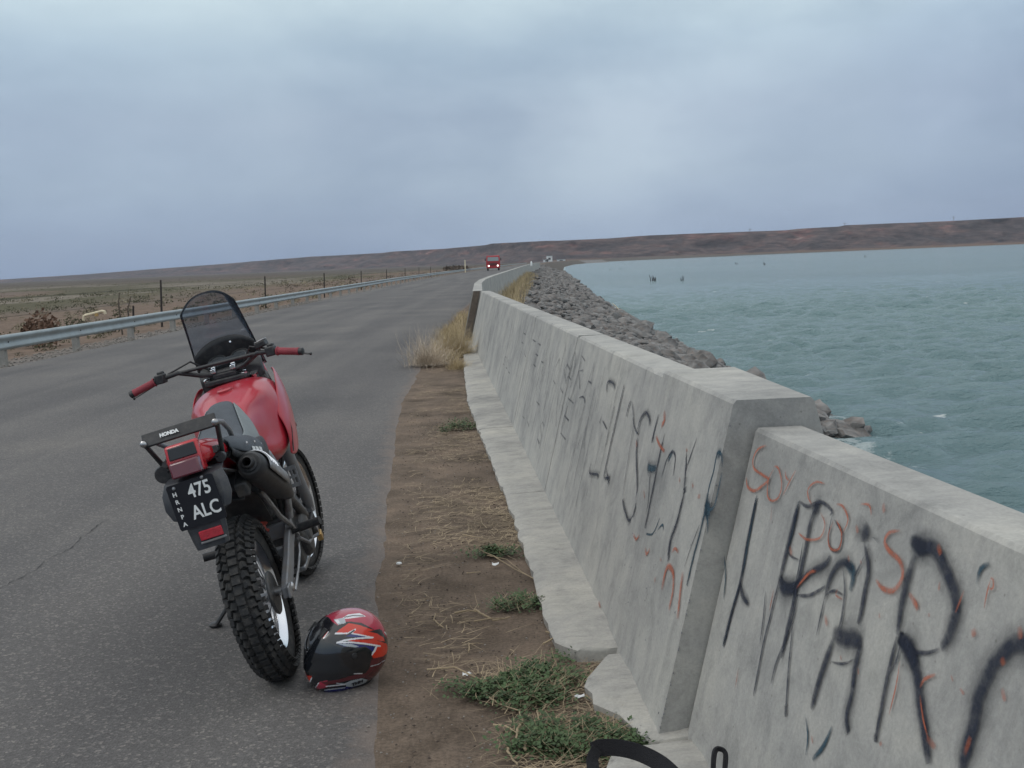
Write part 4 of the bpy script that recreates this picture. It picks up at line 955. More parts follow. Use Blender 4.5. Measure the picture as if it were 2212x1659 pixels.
# engine
b_ = MB(); b_.box((0,.74,.38), (.24,.34,.24)); b_.box((.0,.60,.43), (.20,.16,.16)); b_.box((0,.84,.62), (.14,.15,.10)); b_.box((0,.86,.75), (.13,.15,.08))
b_.lathe([(.0,.115),(.028,.11),(.035,.09),(.036,.0)], (.12,.74,.37), (1,0,0), 28); b_.lathe([(0,.05),(.02,.045),(.022,0)], (.145,.70,.37), (1,0,0), 16)
b_.build('engine', M['darkmetal'], bike, bevel=.012)
b_ = MB()
for k in range(9): b_.box((0,.85,.555+k*.018), (.19,.2,.006))
b_.build('cylinder_fins', M['grey'], bike, bevel=.002)
# perforated guard
b_ = MB(); y0_ = .80
for z0, z1 in ((.572,.590),(.616,.628),(.654,.674)): b_.box((.137, y0_, (z0+z1)/2), (.088, .005, z1-z0))
for k in range(5):
    for z0, z1 in ((.590,.616),(.628,.654)): b_.box((.096+k*.0205, y0_, (z0+z1)/2), (.008, .005, z1-z0))
b_.build('perforated_guard', M['alu'], bike, smooth=False)
MB().box((0,.82,.235), (.22,.42,.03)).build('bash_plate', M['alu'], bike, bevel=.01)
MB().box((.0,.50,.66), (.17,.22,.26)).build('air_box', M['black'], bike, bevel=.03)
MB().tube([(.09,.60,.50),(.14,.58,.58),(.15,.52,.68)], [.03,.032,.03], 12).build('cover_boot', M['grey'], bike)
# exhaust
b_ = MB(); b_.tube([(.03,.93,.66),(.06,1.02,.60),(.10,1.0,.46),(.14,.86,.42),(.155,.66,.50),(.15,.5,.60)], .020, 12); b_.build('exhaust_pipe', M['darkmetal'], bike)
ax_ = Vector((.160,-.15,.868)); bx_ = Vector((.168,.42,.62)); dd = (bx_-ax_).normalized()
b_ = MB(); b_.lathe([(.0,.020),(.0,.030),(-.012,.032),(-.014,.024),(-.04,.022),(-.042,.017),(.0,.016)], ax_, dd, 24)
b_.lathe([(.0,.016),(.0,.042),(.012,.052),(.05,.056),(.45,.056),(.52,.045),(.60,.028),(.64,.024)], ax_, dd, 32, False); b_.build('muffler', M['black'], bike)
b_ = MB(); rings = []
u_ = dd.cross(Vector((0,0,1))).normalized(); w_ = u_.cross(dd).normalized()
for k in range(9):
    s = .06+.04*k; rings.append([ax_+dd*s+(u_*math.cos(a)+w_*math.sin(a))*.065 for a in np.linspace(-.35, 1.75, 9)])
b_.loft(rings, cap=False, closed=False); b_.build('heat_shield', M['alu'], bike, solid=.003)
b_ = MB()
for k in range(4):
    s = .08+.035*k; b_.tube([ax_+dd*s+(u_*math.cos(a)+w_*math.sin(a))*.068 for a in np.linspace(.1, 1.5, 8)], .0045, 6)
b_.build('heat_shield_rib', M['chrome'], bike)
# tank
def sect(y, w, zw, zt, zb, n=2.5, nb=2.2, num=40):
    out = []
    for k in range(num):
        a = 2*math.pi*k/num; c_, s_ = math.cos(a), math.sin(a); e = 2/(n if s_ > 0 else nb)
        x = w*math.copysign(abs(c_)**e, c_); z = zw+((zt-zw) if s_ > 0 else (zw-zb))*math.copysign(abs(s_)**e, s_)
        out.append(Vector((x, y, z)))
    return out
T_ = tab([(.36,.08),(.42,.108),(.52,.142),(.62,.172),(.72,.198),(.82,.212),(.92,.213),(1.0,.203),(1.06,.185)])
rings = []
for y in np.linspace(.36, 1.06, 22):
    zw = float(tab([(.36,.93),(.6,.92),(.82,.93),(.92,.96),(1.06,1.02)])(y)); zt = float(tab([(.36,.97),(.42,1.00),(.52,1.045),(.72,1.10),(.85,1.122),(.96,1.122),(1.06,1.085)])(y)); zb = float(tab([(.36,.89),(.42,.84),(.52,.78),(.62,.745),(.78,.705),(.9,.735),(1.0,.82),(1.06,.90)])(y))
    rg_ = sect(y, float(T_(y)), zw, zt, zb, 2.9, 3.4)
    for q in rg_:   # knee recess with a soft shoulder above it
        k = math.exp(-((y-.60)/.14)**4)*float(np.clip((1.05-q.z)/.045,0,1))*float(np.clip((q.z-.78)/.07,0,1)); q.x *= 1-.17*k
    rings.append(rg_)
tank = MB().loft(rings).build('fuel_tank', M['red'], bike, sub=1)
b_ = MB(); b_.lathe([(0,.0),(0,.035),(.012,.035),(.016,.028),(.016,0)][::-1], (0,.74,1.098), (0,-.12,1), 24); b_.build('fuel_cap', M['red'], tank)
for sg in (-1, 1):       # side shrouds flaring out in front of the tank
    b_ = MB(); rings = []
    for y, zb, zt, x0_, x1_ in ((.74,.735,.93,.186,.188),(.80,.715,1.00,.203,.202),(.88,.725,1.06,.210,.207),(.96,.77,1.095,.213,.203),(1.04,.84,1.12,.207,.196),(1.10,.92,1.13,.195,.186),(1.15,1.0,1.12,.172,.168)):
        r1_ = []
        for k in range(9):
            t_ = k/8; z = zb+(zt-zb)*t_; x = (x0_*(1-t_)+x1_*t_)+.018*math.sin(math.pi*t_)
            r1_.append(Vector(((x-(.012 if sg < 0 else 0))*sg, y, z)))
        rings.append(r1_)
    b_.loft(rings, cap=False, closed=False); b_.build('shroud', M['red'], bike, solid=.008, sub=1)
# shroud edge trim lines on the right side
MB().tube([(.150,1.02,1.105),(.19,.9,1.045),(.217,.84,.95),(.222,.80,.84),(.205,.745,.745)], .003, 6).build('trim_line', M['black'], bike)
# seat
rings = []
SW = tab([(-.24,.10),(-.1,.125),(.1,.13),(.25,.118),(.38,.088),(.50,.064),(.58,.05)]); SZ = tab([(-.24,1.015),(-.1,.995),(.05,.972),(.2,.965),(.33,.99),(.42,1.038),(.49,1.072),(.545,1.078),(.58,1.05)])
for y in np.linspace(-.24, .58, 20):
    w = float(SW(y)); zt = float(SZ(y)); zb = zt-.085+.03*float(sstep(.3,.58,y)); rings.append([Vector(p_) for p_ in ((-w*.8,y,zb),(w*.8,y,zb),(w,y,zb+.02),(w*.97,y,zt-.028),(w*.80,y,zt-.006),(w*.4,y,zt+.002),(0,y,zt+.004),(-w*.4,y,zt+.002),(-w*.80,y,zt-.006),(-w*.97,y,zt-.028),(-w,y,zb+.02))])
seat = MB().loft(rings).build('seat', M['seat'], bike, sub=1)
for sg in (-1, 1):
    rings = []
    for y in np.linspace(.02, .53, 14):
        w = float(SW(y)); zt = float(SZ(y))-.016; zb = zt-float(tab([(.02,.05),(.12,.10),(.30,.135),(.42,.12),(.50,.06),(.53,.04)])(y)); xb = float(tab([(.02,.135),(.2,.150),(.35,.152),(.45,.125),(.53,.075)])(y))
        rings.append([Vector((sg*(xb+(w*.93-xb)*(k/5)**1.2), y, zb+(zt-zb)*k/5)) for k in range(6)])
    MB().loft(rings, cap=False, closed=False).build('seat_side', M['seatlight'], seat, solid=.006, sub=1)
    rings = []
    for y, xb, zb, zt, xt in ((-.20,.118,.955,1.0,.10),(-.12,.134,.925,.99,.115),(-.02,.146,.895,.972,.125),(.10,.153,.865,.955,.130),(.20,.157,.85,.93,.138),(.28,.156,.845,.895,.148)):
        rings.append([Vector((sg*(xb+(xt-xb)*(k/5)**2+.006*math.sin(math.pi*k/5)), y, zb+(zt-zb)*k/5)) for k in range(6)])
    MB().loft(rings, cap=False, closed=False).build('seat_skirt', M['seat'], seat, solid=.008, sub=1)
for sg in (-1, 1):       # side panels
    rings = []
    for y, zb, zt, x in ((-.2,.93,.965,.115),(-.05,.86,.94,.125),(.12,.80,.925,.135),(.28,.77,.91,.142),(.42,.78,.90,.145)):
        rings.append([Vector((sg*(x+.01*math.sin(math.pi*k/4)), y, zb+(zt-zb)*k/4)) for k in range(5)])
    MB().loft(rings, cap=False, closed=False).build('side_panel', M['black'], bike, solid=.006, sub=1)
# tail
rings = []
for y, w, zb, zt in ((-.10,.12,.91,.975),(-.22,.112,.925,1.02),(-.32,.088,.935,1.035),(-.37,.07,.94,1.035),(-.385,.062,.945,1.03)):
    rings.append([Vector(p_) for p_ in ((-w,y,zb),(w,y,zb),(w*1.03,y,(zb+zt)/2),(w*.86,y,zt-.008),(w*.5,y,zt),(-w*.5,y,zt),(-w*.86,y,zt-.008),(-w*1.03,y,(zb+zt)/2))])
tail = MB().loft(rings).build('tail_cowl', M['redtail'], bike, sub=1)
b_ = MB(); b_.loft([[Vector((-.060,y0,z0)), Vector((.060,y0,z0)), Vector((.060,y1,z1)), Vector((-.060,y1,z1))] for y0, z0, y1, z1 in ((-.36,.925,-.36,1.045),(-.425,.935,-.395,1.045))])
tl = b_.build('tail_light', M['redtail'], bike, bevel=.008)
b_ = MB(); b_.loft([[Vector((-.056,-.418,.930)), Vector((.056,-.418,.930)), Vector((.056,-.405,.990)), Vector((-.056,-.405,.990))],[Vector((-.052,-.456,.935)), Vector((.052,-.456,.935)), Vector((.050,-.440,.988)), Vector((-.050,-.440,.988))]]); b_.build('lens', M['lens'], tl, bevel=.006)
b_ = MB(); b_.loft([[Vector((-.050,-.398,.995)), Vector((.050,-.398,.995)), Vector((.048,-.390,1.038)), Vector((-.048,-.390,1.038))],[Vector((-.050,-.414,.995)), Vector((.050,-.414,.995)), Vector((.048,-.400,1.038)), Vector((-.048,-.400,1.038))]]); b_.build('tail_window', M['plate'], tl, bevel=.003)
# stickers, bolts and wiring that show from behind
for k in range(3): MB().box((.160+.002*k, .05+.06*k, .895-.012*k), (.003, .045, .016), Matrix.Rotation(-.25,3,'X')).build('sticker', M['white'], bike, smooth=False)
for y, z in ((.12,.91),(-.05,.935),(.24,.88)): MB().lathe([(0,.0075),(.004,.006),(.005,0)], (.158,y,z), (1,0,0), 10).build('panel_bolt', M['steel'], bike)
MB().tube([(.05,-.36,.93),(.09,-.30,.90),(.10,-.15,.86),(.09,.1,.82),(.10,.4,.80)], .006, 6).build('wiring', M['black'], bike)
MB().tube([(-.02,.55,.60),(.06,.60,.66),(.11,.62,.62),(.12,.66,.50)], .008, 8).build('breather_hose', M['black'], bike)
MB().tube([(.10,.92,.86),(.13,.86,.78),(.13,.82,.70),(.09,.80,.62)], .007, 8).build('fuel_hose', M['black'], bike)
MB().box((.10,-.06,.80), (.05,.16,.06), Matrix.Rotation(.3,3,'X')).build('battery_box', M['darkmetal'], bike, bevel=.008)
# rack
b_ = MB(); b_.box((0,-.335,1.083), (.27,.012,.052), Matrix.Rotation(R(-28),3,'X')); rk = b_.build('rack', M['black'], bike, bevel=.004)
b_ = MB()
for sg in (-1, 1): b_.tube([(.127*sg,-.335,1.078),(.126*sg,-.2,1.055),(.118*sg,-.08,1.01),(.105*sg,.0,.955)], .010, 10)
b_.tube([(-.12,-.22,1.058),(.12,-.22,1.058)], .008, 8); b_.build('rack_rail', M['grey'], rk)
for sg in (-1, 1):
    MB().tube([(.132*sg,-.33,1.07),(.112*sg,-.285,.985),(.10*sg,-.26,.93)], .009, 8).build('rack_stay', M['black'], rk)
    MB().lathe([(0,.0),(0,.012),(.01,.012),(.014,.006),(.014,0)], (.131*sg,-.343,1.075), (0,-1,.1), 12).build('rack_bolt', M['steel'], rk)
def text(body, size, mat_, parent, loc, ux, uy, name, bold=0, ext=.0006, sx_=1.0):
    """letters as a mesh, baseline direction ux, up direction uy (parent coordinates)"""
    cu = bpy.data.curves.new('t', 'FONT'); cu.body = body; cu.size = size; cu.align_x = 'CENTER'; cu.align_y = 'CENTER'; cu.extrude = ext; cu.offset = bold; cu.resolution_u = 3
    ob = bpy.data.objects.new('t', cu); COL.objects.link(ob); bpy.context.view_layer.update()
    me = bpy.data.meshes.new_from_object(ob.evaluated_get(bpy.context.evaluated_depsgraph_get())); bpy.data.objects.remove(ob)
    ux = Vector(ux).normalized(); uz = ux.cross(Vector(uy)).normalized(); uy = uz.cross(ux)
    T = Matrix((ux*sx_, uy, uz)).transposed().to_4x4(); T.translation = Vector(loc); me.transform(T); me.materials.clear(); me.materials.append(mat_)
    o = bpy.data.objects.new(name, me); COL.objects.link(o); o.parent = parent; return o
text('HONDA', .018, M['white'], rk, (-.035,-.3455,1.087), (1,0,0), (0,.47,.88), 'badge_lettering', .0012)
# indicators
for sg in (-1, 1):
    b_ = MB(); b_.tube([(.06*sg,-.30,.955),(.095*sg,-.305,.955)], .010, 8)
    if sg < 0: b_.lathe([(-.01,.0),(-.01,.030),(.0,.034),(.03,.030),(.045,.014),(.047,0)], (.112*sg,-.30,.945), (0,1,0), 20)
    else: b_.lathe([(-.01,.0),(-.01,.018),(.0,.020),(.03,.016),(.035,0)], (.10*sg,-.30,.945), (0,1,0), 16)
    b_.build('indicator', M['black'], bike)
# rear mudguard with plate holder
b_ = MB(); rings = []
for y, z, w, d in ((-.20,.93,.10,.03),(-.32,.925,.10,.025),(-.40,.915,.105,.02),(-.425,.88,.118,.018),(-.435,.83,.120,.016),(-.437,.79,.104,.014),(-.437,.775,.072,.012),(-.440,.70,.064,.012),(-.438,.665,.058,.01)):
    rings.append([Vector((x*w, y+ (d if abs(x) == 1 else 0)*1.2, z)) for x in (-1,-.8,0,.8,1)]+[Vector((x*w, y+.012+(d if abs(x) == 1 else 0)*1.2, z)) for x in (1,.8,0,-.8,-1)])
gd = b_.loft(rings).build('rear_mudguard', M['holder'], bike, bevel=.003)
b_ = MB(); b_.loft([[Vector((x_,-.447+o_,z_)) for x_, z_ in ((-.080,.752),(.080,.752),(.084,.760),(.084,.912),(.078,.918),(-.078,.918),(-.084,.912),(-.084,.760))] for o_ in (0,-.003)])
plt = b_.build('licence_plate', M['plate'], bike, smooth=False)
text('475', .068, M['white'], plt, (.024,-.4505,.876), (1,0,0), (0,0,1), 'plate_number', .0012, sx_=.80)
text('ALC', .068, M['white'], plt, (.024,-.4505,.800), (1,0,0), (0,0,1), 'plate_number', .0012, sx_=.80)
for k, chh in enumerate('HRNPA'): text(chh, .021, M['white'], plt, (-.062,-.4505,.882-k*.0275), (1,0,0), (0,0,1), 'plate_province', .0006)
for x_, z_ in ((-.058,.905),(.045,.914)): MB().lathe([(0,.0065),(.004,.005),(.005,0)], (x_,-.450,z_), (0,-1,0), 10).build('plate_bolt', M['alu'], plt)
b_ = MB(); b_.box((.0,-.443,.775), (.15,.03,.05)); b_.build('number_light', M['holder'], bike, bevel=.01) if False else None
MB().box((.012,-.4485,.715), (.082,.010,.034)).build('reflector', M['reflector'], bike, bevel=.003)
MB().box((.014,-.4475,.690), (.092,.008,.008)).build('reflector_frame', M['grey'], bike, bevel=.002)
# inner rear fender
rings = []
for a in np.linspace(R(-60), R(12), 12):
    r_ = .395; y = -math.sin(a)*r_; z = .36+math.cos(a)*r_*1.02; rings.append([Vector((x, y-(0), z-abs(x)*.25)) for x in (-.085,-.05,0,.05,.085)])
MB().loft(rings, cap=False, closed=False).build('inner_fender', M['black'], bike, solid=.005)
# cockpit
b_ = SB(); hb = [(-.415,.885,1.190),(-.30,.905,1.217),(-.20,.94,1.227),(-.11,.985,1.185),(-.06,.995,1.175),(.06,.995,1.175),(.11,.985,1.185),(.20,.94,1.227),(.30,.905,1.217),(.415,.885,1.190)]
b_.tube(hb, .0115, 12); b_.tube([(-.19,.945,1.225),(.19,.945,1.225)], .0085, 10); hbo = b_.build('handlebar', M['black'], bike)
for sg in (-1, 1):
    a_ = Vector((.418*sg,.884,1.188)); c_ = Vector((.305*sg,.904,1.215)); d_ = (a_-c_).normalized()
    b_ = SB(); prof = [(0,.020),(.006,.022)]+[(.01+k*.007, .0165+(.0015 if k % 2 else 0)) for k in range(14)]+[(.112,.019),(.115,.012),(.116,0)]
    b_.lathe(prof, c_, d_, 16); b_.build('grip', M['grip'], hbo)
    b_ = SB(); b_.lathe([(.0,0),(.0,.017),(.02,.018),(.024,.012),(.024,0)], a_-d_*.008, d_, 14); b_.build('bar_end', M['black'], hbo)
    b_ = SB(); b_.box(c_-d_*.03, (.045,.05,.045)); b_.box(c_-d_*.03+Vector((0,.015,.025)), (.03,.03,.02)); b_.build('switch_housing', M['black'], hbo, bevel=.006)
    b_ = SB(); b_.tube([c_-d_*.06+Vector((0,.03,.0)), c_-d_*.02+Vector((0,.055,-.004)), c_+d_*.05+Vector((0,.068,-.012)), c_+d_*.14+Vector((0,.062,-.02))], [.010,.008,.006,.005], 8, flat=.6)
    b_.lathe([(0,0),(.004,.007),(.011,.007),(.014,0)], c_+d_*.14+Vector((0,.062,-.02)), d_, 8); b_.build('lever', M['black'], hbo)
    b_ = SB(); b_.tube([c_-d_*.05+Vector((0,.04,.005)), c_-d_*.16+Vector((0,.07,.01)), (.06*sg,1.06,1.17), (.03*sg,1.06,1.08)], .005, 6); b_.build('cable', M['black'], hbo)
b_ = SB(); b_.box((.225,.955,1.262), (.055,.055,.03), Matrix.Rotation(-.2,3,'Y')); b_.build('brake_reservoir', M['black'], hbo, bevel=.006)
b_ = SB(); b_.box((.225,.955,1.280), (.05,.05,.004), Matrix.Rotation(-.2,3,'Y')); b_.build('reservoir_cap', M['alu'], hbo, bevel=.002)
b_ = SB(); b_.box((0,1.0,1.135), (.21,.07,.028)); b_.box((0,1.0,1.16), (.12,.04,.03)); b_.build('top_yoke', M['black'], bike, bevel=.008)
for sg in (-1, 1):
    b_ = SB(); b_.lathe([(0,.017),(.010,.017),(.012,.008),(.012,0)], (.093*sg,.99,1.149), tuple(sax), 6 if sg else 8); b_.build('fork_cap', M['chrome'], bike)
    b_ = SB(); b_.box((.05*sg,.995,1.190), (.026,.034,.020)); b_.lathe([(0,.007),(.012,.007),(.012,0)], (.05*sg,.983,1.198), (0,0,1), 8); b_.lathe([(0,.007),(.012,.007),(.012,0)], (.05*sg,1.008,1.198), (0,0,1), 8); b_.build('bar_clamp', M['chrome'], bike, bevel=.003)
# forks
f_dir = -sax
for sg in (-1, 1):
    top = Vector((.093*sg, 1.035, 1.14)); bot = Vector((.093*sg, AX.y-.0, AX.z)); 
    b_ = SM(); b_.tube([top, top.lerp(bot,.52)], .0205, 14); b_.build('fork_tube', M['chrome'], bike)
    b_ = SM(); b_.tube([top.lerp(bot,.45), top.lerp(bot,.95), bot+Vector((0,.0,-.01))], [.030,.028,.020], 14); b_.box(bot, (.03,.05,.06)); b_.build('fork_leg', M['grey'], bike, bevel=.003)
    b_ = SM(); prof = [(.0,.030)]+[(.012*k, .037 if k % 2 else .031) for k in range(1, 16)]+[(.195,.028)]
    b_.lathe(prof, top.lerp(bot,.16), (bot-top), 18); b_.build('fork_boot', M['black'], bike)
b_ = SM(); b_.box((0,1.11,.92), (.24,.09,.035), Matrix.Rotation(rake,3,'X')); b_.build('lower_yoke', M['darkmetal'], bike, bevel=.008)
# front mudguard
b_ = SM(); rings = []
for y, z, w in ((.98,.70,.055),(1.08,.775,.075),(1.2,.83,.085),(1.35,.855,.088),(1.5,.845,.08),(1.62,.81,.06),(1.70,.77,.03)):
    rings.append([Vector((x*w, y, z-abs(x)**2*.03)) for x in (-1,-.6,0,.6,1)])
b_.loft(rings, cap=False, closed=False); b_.build('front_mudguard', M['red'], bike, solid=.005, sub=1)
# fairing, dash, headlight, screen
rings = []
for y, w, zb, zt in ((1.07,.165,1.03,1.19),(1.14,.158,1.00,1.225),(1.22,.135,.98,1.22),(1.29,.095,1.0,1.17)):
    rings.append([Vector(p_) for p_ in ((-w*.7,y,zb),(w*.7,y,zb),(w,y,zb+.05),(w,y,zt-.05),(w*.7,y,zt),(-w*.7,y,zt),(-w,y,zt-.05),(-w,y,zb+.05))])
fa = MB().loft(rings).build('fairing', M['red'], bike, sub=1)
MB().lathe([(0,.0),(0,.075),(.02,.07),(.035,.04),(.04,0)], (0,1.275,1.08), (0,1,0), 24).build('headlight', M['gauge'], bike)
b_ = MB(); rings = []
for i, (y, z, w, h) in enumerate(((1.03,1.135,.150,.02),(1.065,1.165,.155,.03),(1.11,1.19,.150,.03))):
    rings.append([Vector((-w,y,z-.05)), Vector((w,y,z-.05)), Vector((w,y,z+.02)), Vector((w*.6,y,z+.045)), Vector((-w*.6,y,z+.045)), Vector((-w,y,z+.02))])
b_.loft(rings); dash = b_.build('dashboard', M['black'], bike, bevel=.008)
MB().loft([[Vector((-.19,.985,1.0)), Vector((.19,.985,1.0)), Vector((.18,.985,1.085)), Vector((-.18,.985,1.085))],[Vector((-.165,1.10,1.0)), Vector((.165,1.10,1.0)), Vector((.155,1.10,1.13)), Vector((-.155,1.10,1.13))]]).build('cockpit_tray', M['black'], dash, bevel=.012)
rings = []
for v_ in np.linspace(0, 1, 7):      # black hood behind the screen
    r1_ = []
    for u in np.linspace(-1, 1, 15):
        zt = 1.335-.055*abs(u)**2.4; r1_.append(Vector((u*(.162-.014*v_)-.006, 1.195-v_*.035-.052*u*u, 1.16+(zt-1.16)*v_)))
    rings.append(r1_)
MB().loft(rings, cap=False, closed=False).build('hood', M['black'], dash, solid=.004)
for x_, r_ in ((-.055,.048),(.058,.048)):
    MB().lathe([(-.04,.0),(-.04,r_*.9),(0,r_),(.006,r_-.002),(.006,r_-.008)], (x_,1.10,1.225), (0,-.55,.83), 24).build('gauge', M['black'], dash)
    MB().lathe([(.003,0),(.003,r_-.006)], (x_,1.10,1.225), (0,-.55,.83), 24).build('gauge_face', M['gauge'], dash)
MB().box((.0,1.06,1.215), (.20,.05,.03), Matrix.Rotation(.6,3,'X')).build('gauge_panel', M['gauge'], dash, bevel=.008)
MB().lathe([(0,.006),(.004,.005),(.005,0)], (.03,1.128,1.30), (0,-1,.2), 10).build('screen_bolt', M['chrome'], dash)
rings = []
for v_ in np.linspace(0, 1, 22):
    r1_ = []
    for u in np.linspace(-1, 1, 25):
        hw = .168-.034*v_; zt = 1.565-.075*abs(u)**2.6; z = 1.15+(zt-1.15)*v_
        r1_.append(Vector((u*hw-.008, 1.225-.11*v_-.055*u*u*(1-.2*v_)-.02*v_**3, z)))
    rings.append(r1_)
MB().loft(rings, cap=False, closed=False).build('windscreen', M['screen'], bike, solid=.003)
edge = [rings[i][0] for i in range(22)]+[rings[-1][k] for k in range(25)]+[rings[i][-1] for i in range(21, -1, -1)]
MB().tube(edge, .0012, 5).build('windscreen_edge', M['black'], bike)
# foot pegs, stand, brake pedal
for sg in (-1, 1):
    b_ = MB(); b_.tube([(.12*sg,.46,.44),(.17*sg,.44,.45)], .010, 8); b_.tube([(.165*sg,.44,.455),(.262*sg,.42,.462)], .0185, 12); b_.build('foot_peg', M['black'], bike)
b_ = MB(); lf = MM.inverted() @ gp(468, 1349, .02); b_.tube([(-.11,.60,.36),(-.16,.62,.28), Vector((-.16,.62,.28)).lerp(lf,.6), lf], [.014,.012,.010,.009], 8); b_.lathe([(0,.0),(0,.028),(.008,.03),(.016,.02),(.016,0)], MM.inverted() @ gp(466,1352,.004), MM.inverted().to_3x3() @ Vector((0,0,1)), 12)
b_.build('side_stand', M['black'], bike)
b_ = MB(); b_.tube([(-.135,.56,.43),(-.15,.66,.40),(-.15,.72,.38)], .007, 8); b_.tube([(-.15,.72,.385),(-.19,.72,.385)], .010, 8); b_.build('gear_lever', M['steel'], bike)
b_ = MB(); b_.tube([(.14,.50,.40),(.155,.62,.34),(.16,.74,.33),(.19,.75,.335)], .008, 8); b_.build('brake_pedal', M['grey'], bike)
# brass lock hanging on the front disc
lk = Vector((.112,1.318,.205)); lw = MM @ lk
b_ = MB(); b_.box((0,0,0), (.026,.05,.042)); pk = b_.build('padlock', M['brass'], None, bevel=.004); pk.matrix_world = MM @ Matrix.Translation(lk) @ Matrix.Rotation(.3, 4, 'X')
tag(pk, 'brass padlock hooked on the front brake disc of the motorcycle', 'padlock')
sh_ = MB(); sh_.tube([(0,-.017,.015),(0,-.017,.045),(0,0,.058),(0,.017,.045),(0,.017,.015)], .0045, 8).build('shackle', M['steel'], pk)

# ------------------------------------------------------------------ helmet
hel_c = gp(752, 1478, .0)
FWD = Vector((-.86, -.51, 0)).normalized(); LFT = Vector((0,0,1)).cross(FWD)
HM = Matrix((FWD, LFT, Vector((0,0,1)))).transposed().to_4x4(); HM.translation = Vector((hel_c.x, hel_c.y+.035, .134))
HM = HM @ Matrix.Rotation(R(4), 4, 'Y') @ Matrix.Scale(1.05, 4)
hel = empty('helmet', M=HM); bpy.context.view_layer.update()
tag(hel, 'red and black full face helmet with dark visor lying beside the rear tyre', 'helmet')
def hshape(th, ph):
    """th around (0 = front), ph elevation"""
    cx_, sx_ = math.cos(th), math.sin(th); ce, se = math.cos(ph), math.sin(ph)
    fr_ = max(0, cx_)
    ax_ = .150 if cx_ < 0 else .150; 
    d = Vector((cx_*ce, sx_*ce, se))
    a, b, c_ = (.158 if cx_ > 0 else .150), .122, (.142 if se > 0 else .150)
    n = 2.25
    r = (abs(d.x/a)**n+abs(d.y/b)**n+abs(d.z/c_)**n)**(-1/n)
    if se < 0: r *= 1+.13*fr_**2.5*min(1, -se*2.2)          # chin bar
    if se < -.2 and cx_ < 0: r *= 1-.035*min(1, (-se-.2)*2)*abs(cx_)   # nape tuck
    if se > 0 and cx_ > .0: r *= 1-.03*math.sin(2*ph)*fr_
    return d*r
def pip(P, x, y):
    c_ = False; j = len(P)-1
    for i in range(len(P)):
        if (P[i][1] > y) != (P[j][1] > y) and x < (P[j][0]-P[i][0])*(y-P[i][1])/(P[j][1]-P[i][1])+P[i][0]: c_ = not c_
        j = i
    return c_
def sdist(P, x, y):
    b = 1e9
    for (x0, y0), (x1, y1) in zip(P, P[1:]):
        dx, dy = x1-x0, y1-y0; t_ = max(0, min(1, ((x-x0)*dx+(y-y0)*dy)/(dx*dx+dy*dy+1e-9))); b = min(b, math.hypot(x-x0-dx*t_, y-y0-dy*t_))
    return b
cK = (.012,.012,.016); cR = (.62,.035,.015); cP = (.42,.035,.07); cW = (.75,.75,.78); cB = (.02,.025,.16); cM = (.10,.015,.022); cG = (.42,.46,.50)
polys = [ (cP, [(650,240),(900,-100),(1600,-100),(1500,380),(1700,560),(1700,700),(1480,560),(1300,430),(1000,320),(860,330),(800,380),(720,330)]),
 (cW, [(845,280),(950,215),(1120,195),(1220,245),(1100,258),(950,280)]), (cG, [(735,290),(900,262),(915,345),(800,368)]), (cW, [(750,300),(800,290),(830,340),(790,350)]),
 (cR, [(815,445),(960,345),(1150,380),(1330,440),(1490,560),(1512,622),(1330,595),(1160,560),(760,500)]),
 (cK, [(1000,325),(1150,340),(1330,435),(1330,450),(1150,385)]), (cK, [(1250,470),(1330,450),(1420,430),(1520,500),(1590,680),(1560,690),(1500,620),(1480,560),(1380,500)]),
 (cR, [(1290,820),(1370,700),(1440,690),(1200,640),(940,610),(1060,590),(1330,590),(1520,650),(1560,700),(1530,800),(1430,870),(1330,870)]),
 (cK, [(640,640),(700,560),(760,505),(1000,515),(1180,552),(1000,575),(860,610),(770,640)]), (cB, [(980,505),(1150,530),(1300,562),(1080,560),(900,540)]),
 (cB, [(790,650),(1000,648),(1350,695),(1330,760),(1280,800),(1060,720),(900,700)]), (cG, [(800,655),(1000,655),(1110,690),(1050,712),(920,690)]),
 (cM, [(1290,880),(1520,830),(1650,850),(1560,1050),(1350,1240),(1250,1190),(1050,1110),(1200,1100),(1270,1020)]),
 (cR, [(300,1120),(405,1135),(400,1180),(370,1240),(395,1300),(330,1300),(290,1200)]), (cR, [(525,560),(585,440),(655,470),(570,592)]),
 (cP, [(430,1335),(520,1225),(640,1200),(640,1300),(480,1345)]), (cM, [(540,1230),(800,1190),(1000,1130),(1250,1085),(1250,1150),(1000,1190),(800,1240),(620,1270)]),
 (cB, [(560,1380),(640,1330),(900,1295),(1250,1250),(1500,1180),(1500,1300),(1000,1420),(600,1420)]),
 (cG, [(900,1245),(1000,1205),(1150,1170),(1245,1190),(1200,1250),(1010,1300),(925,1290)])]
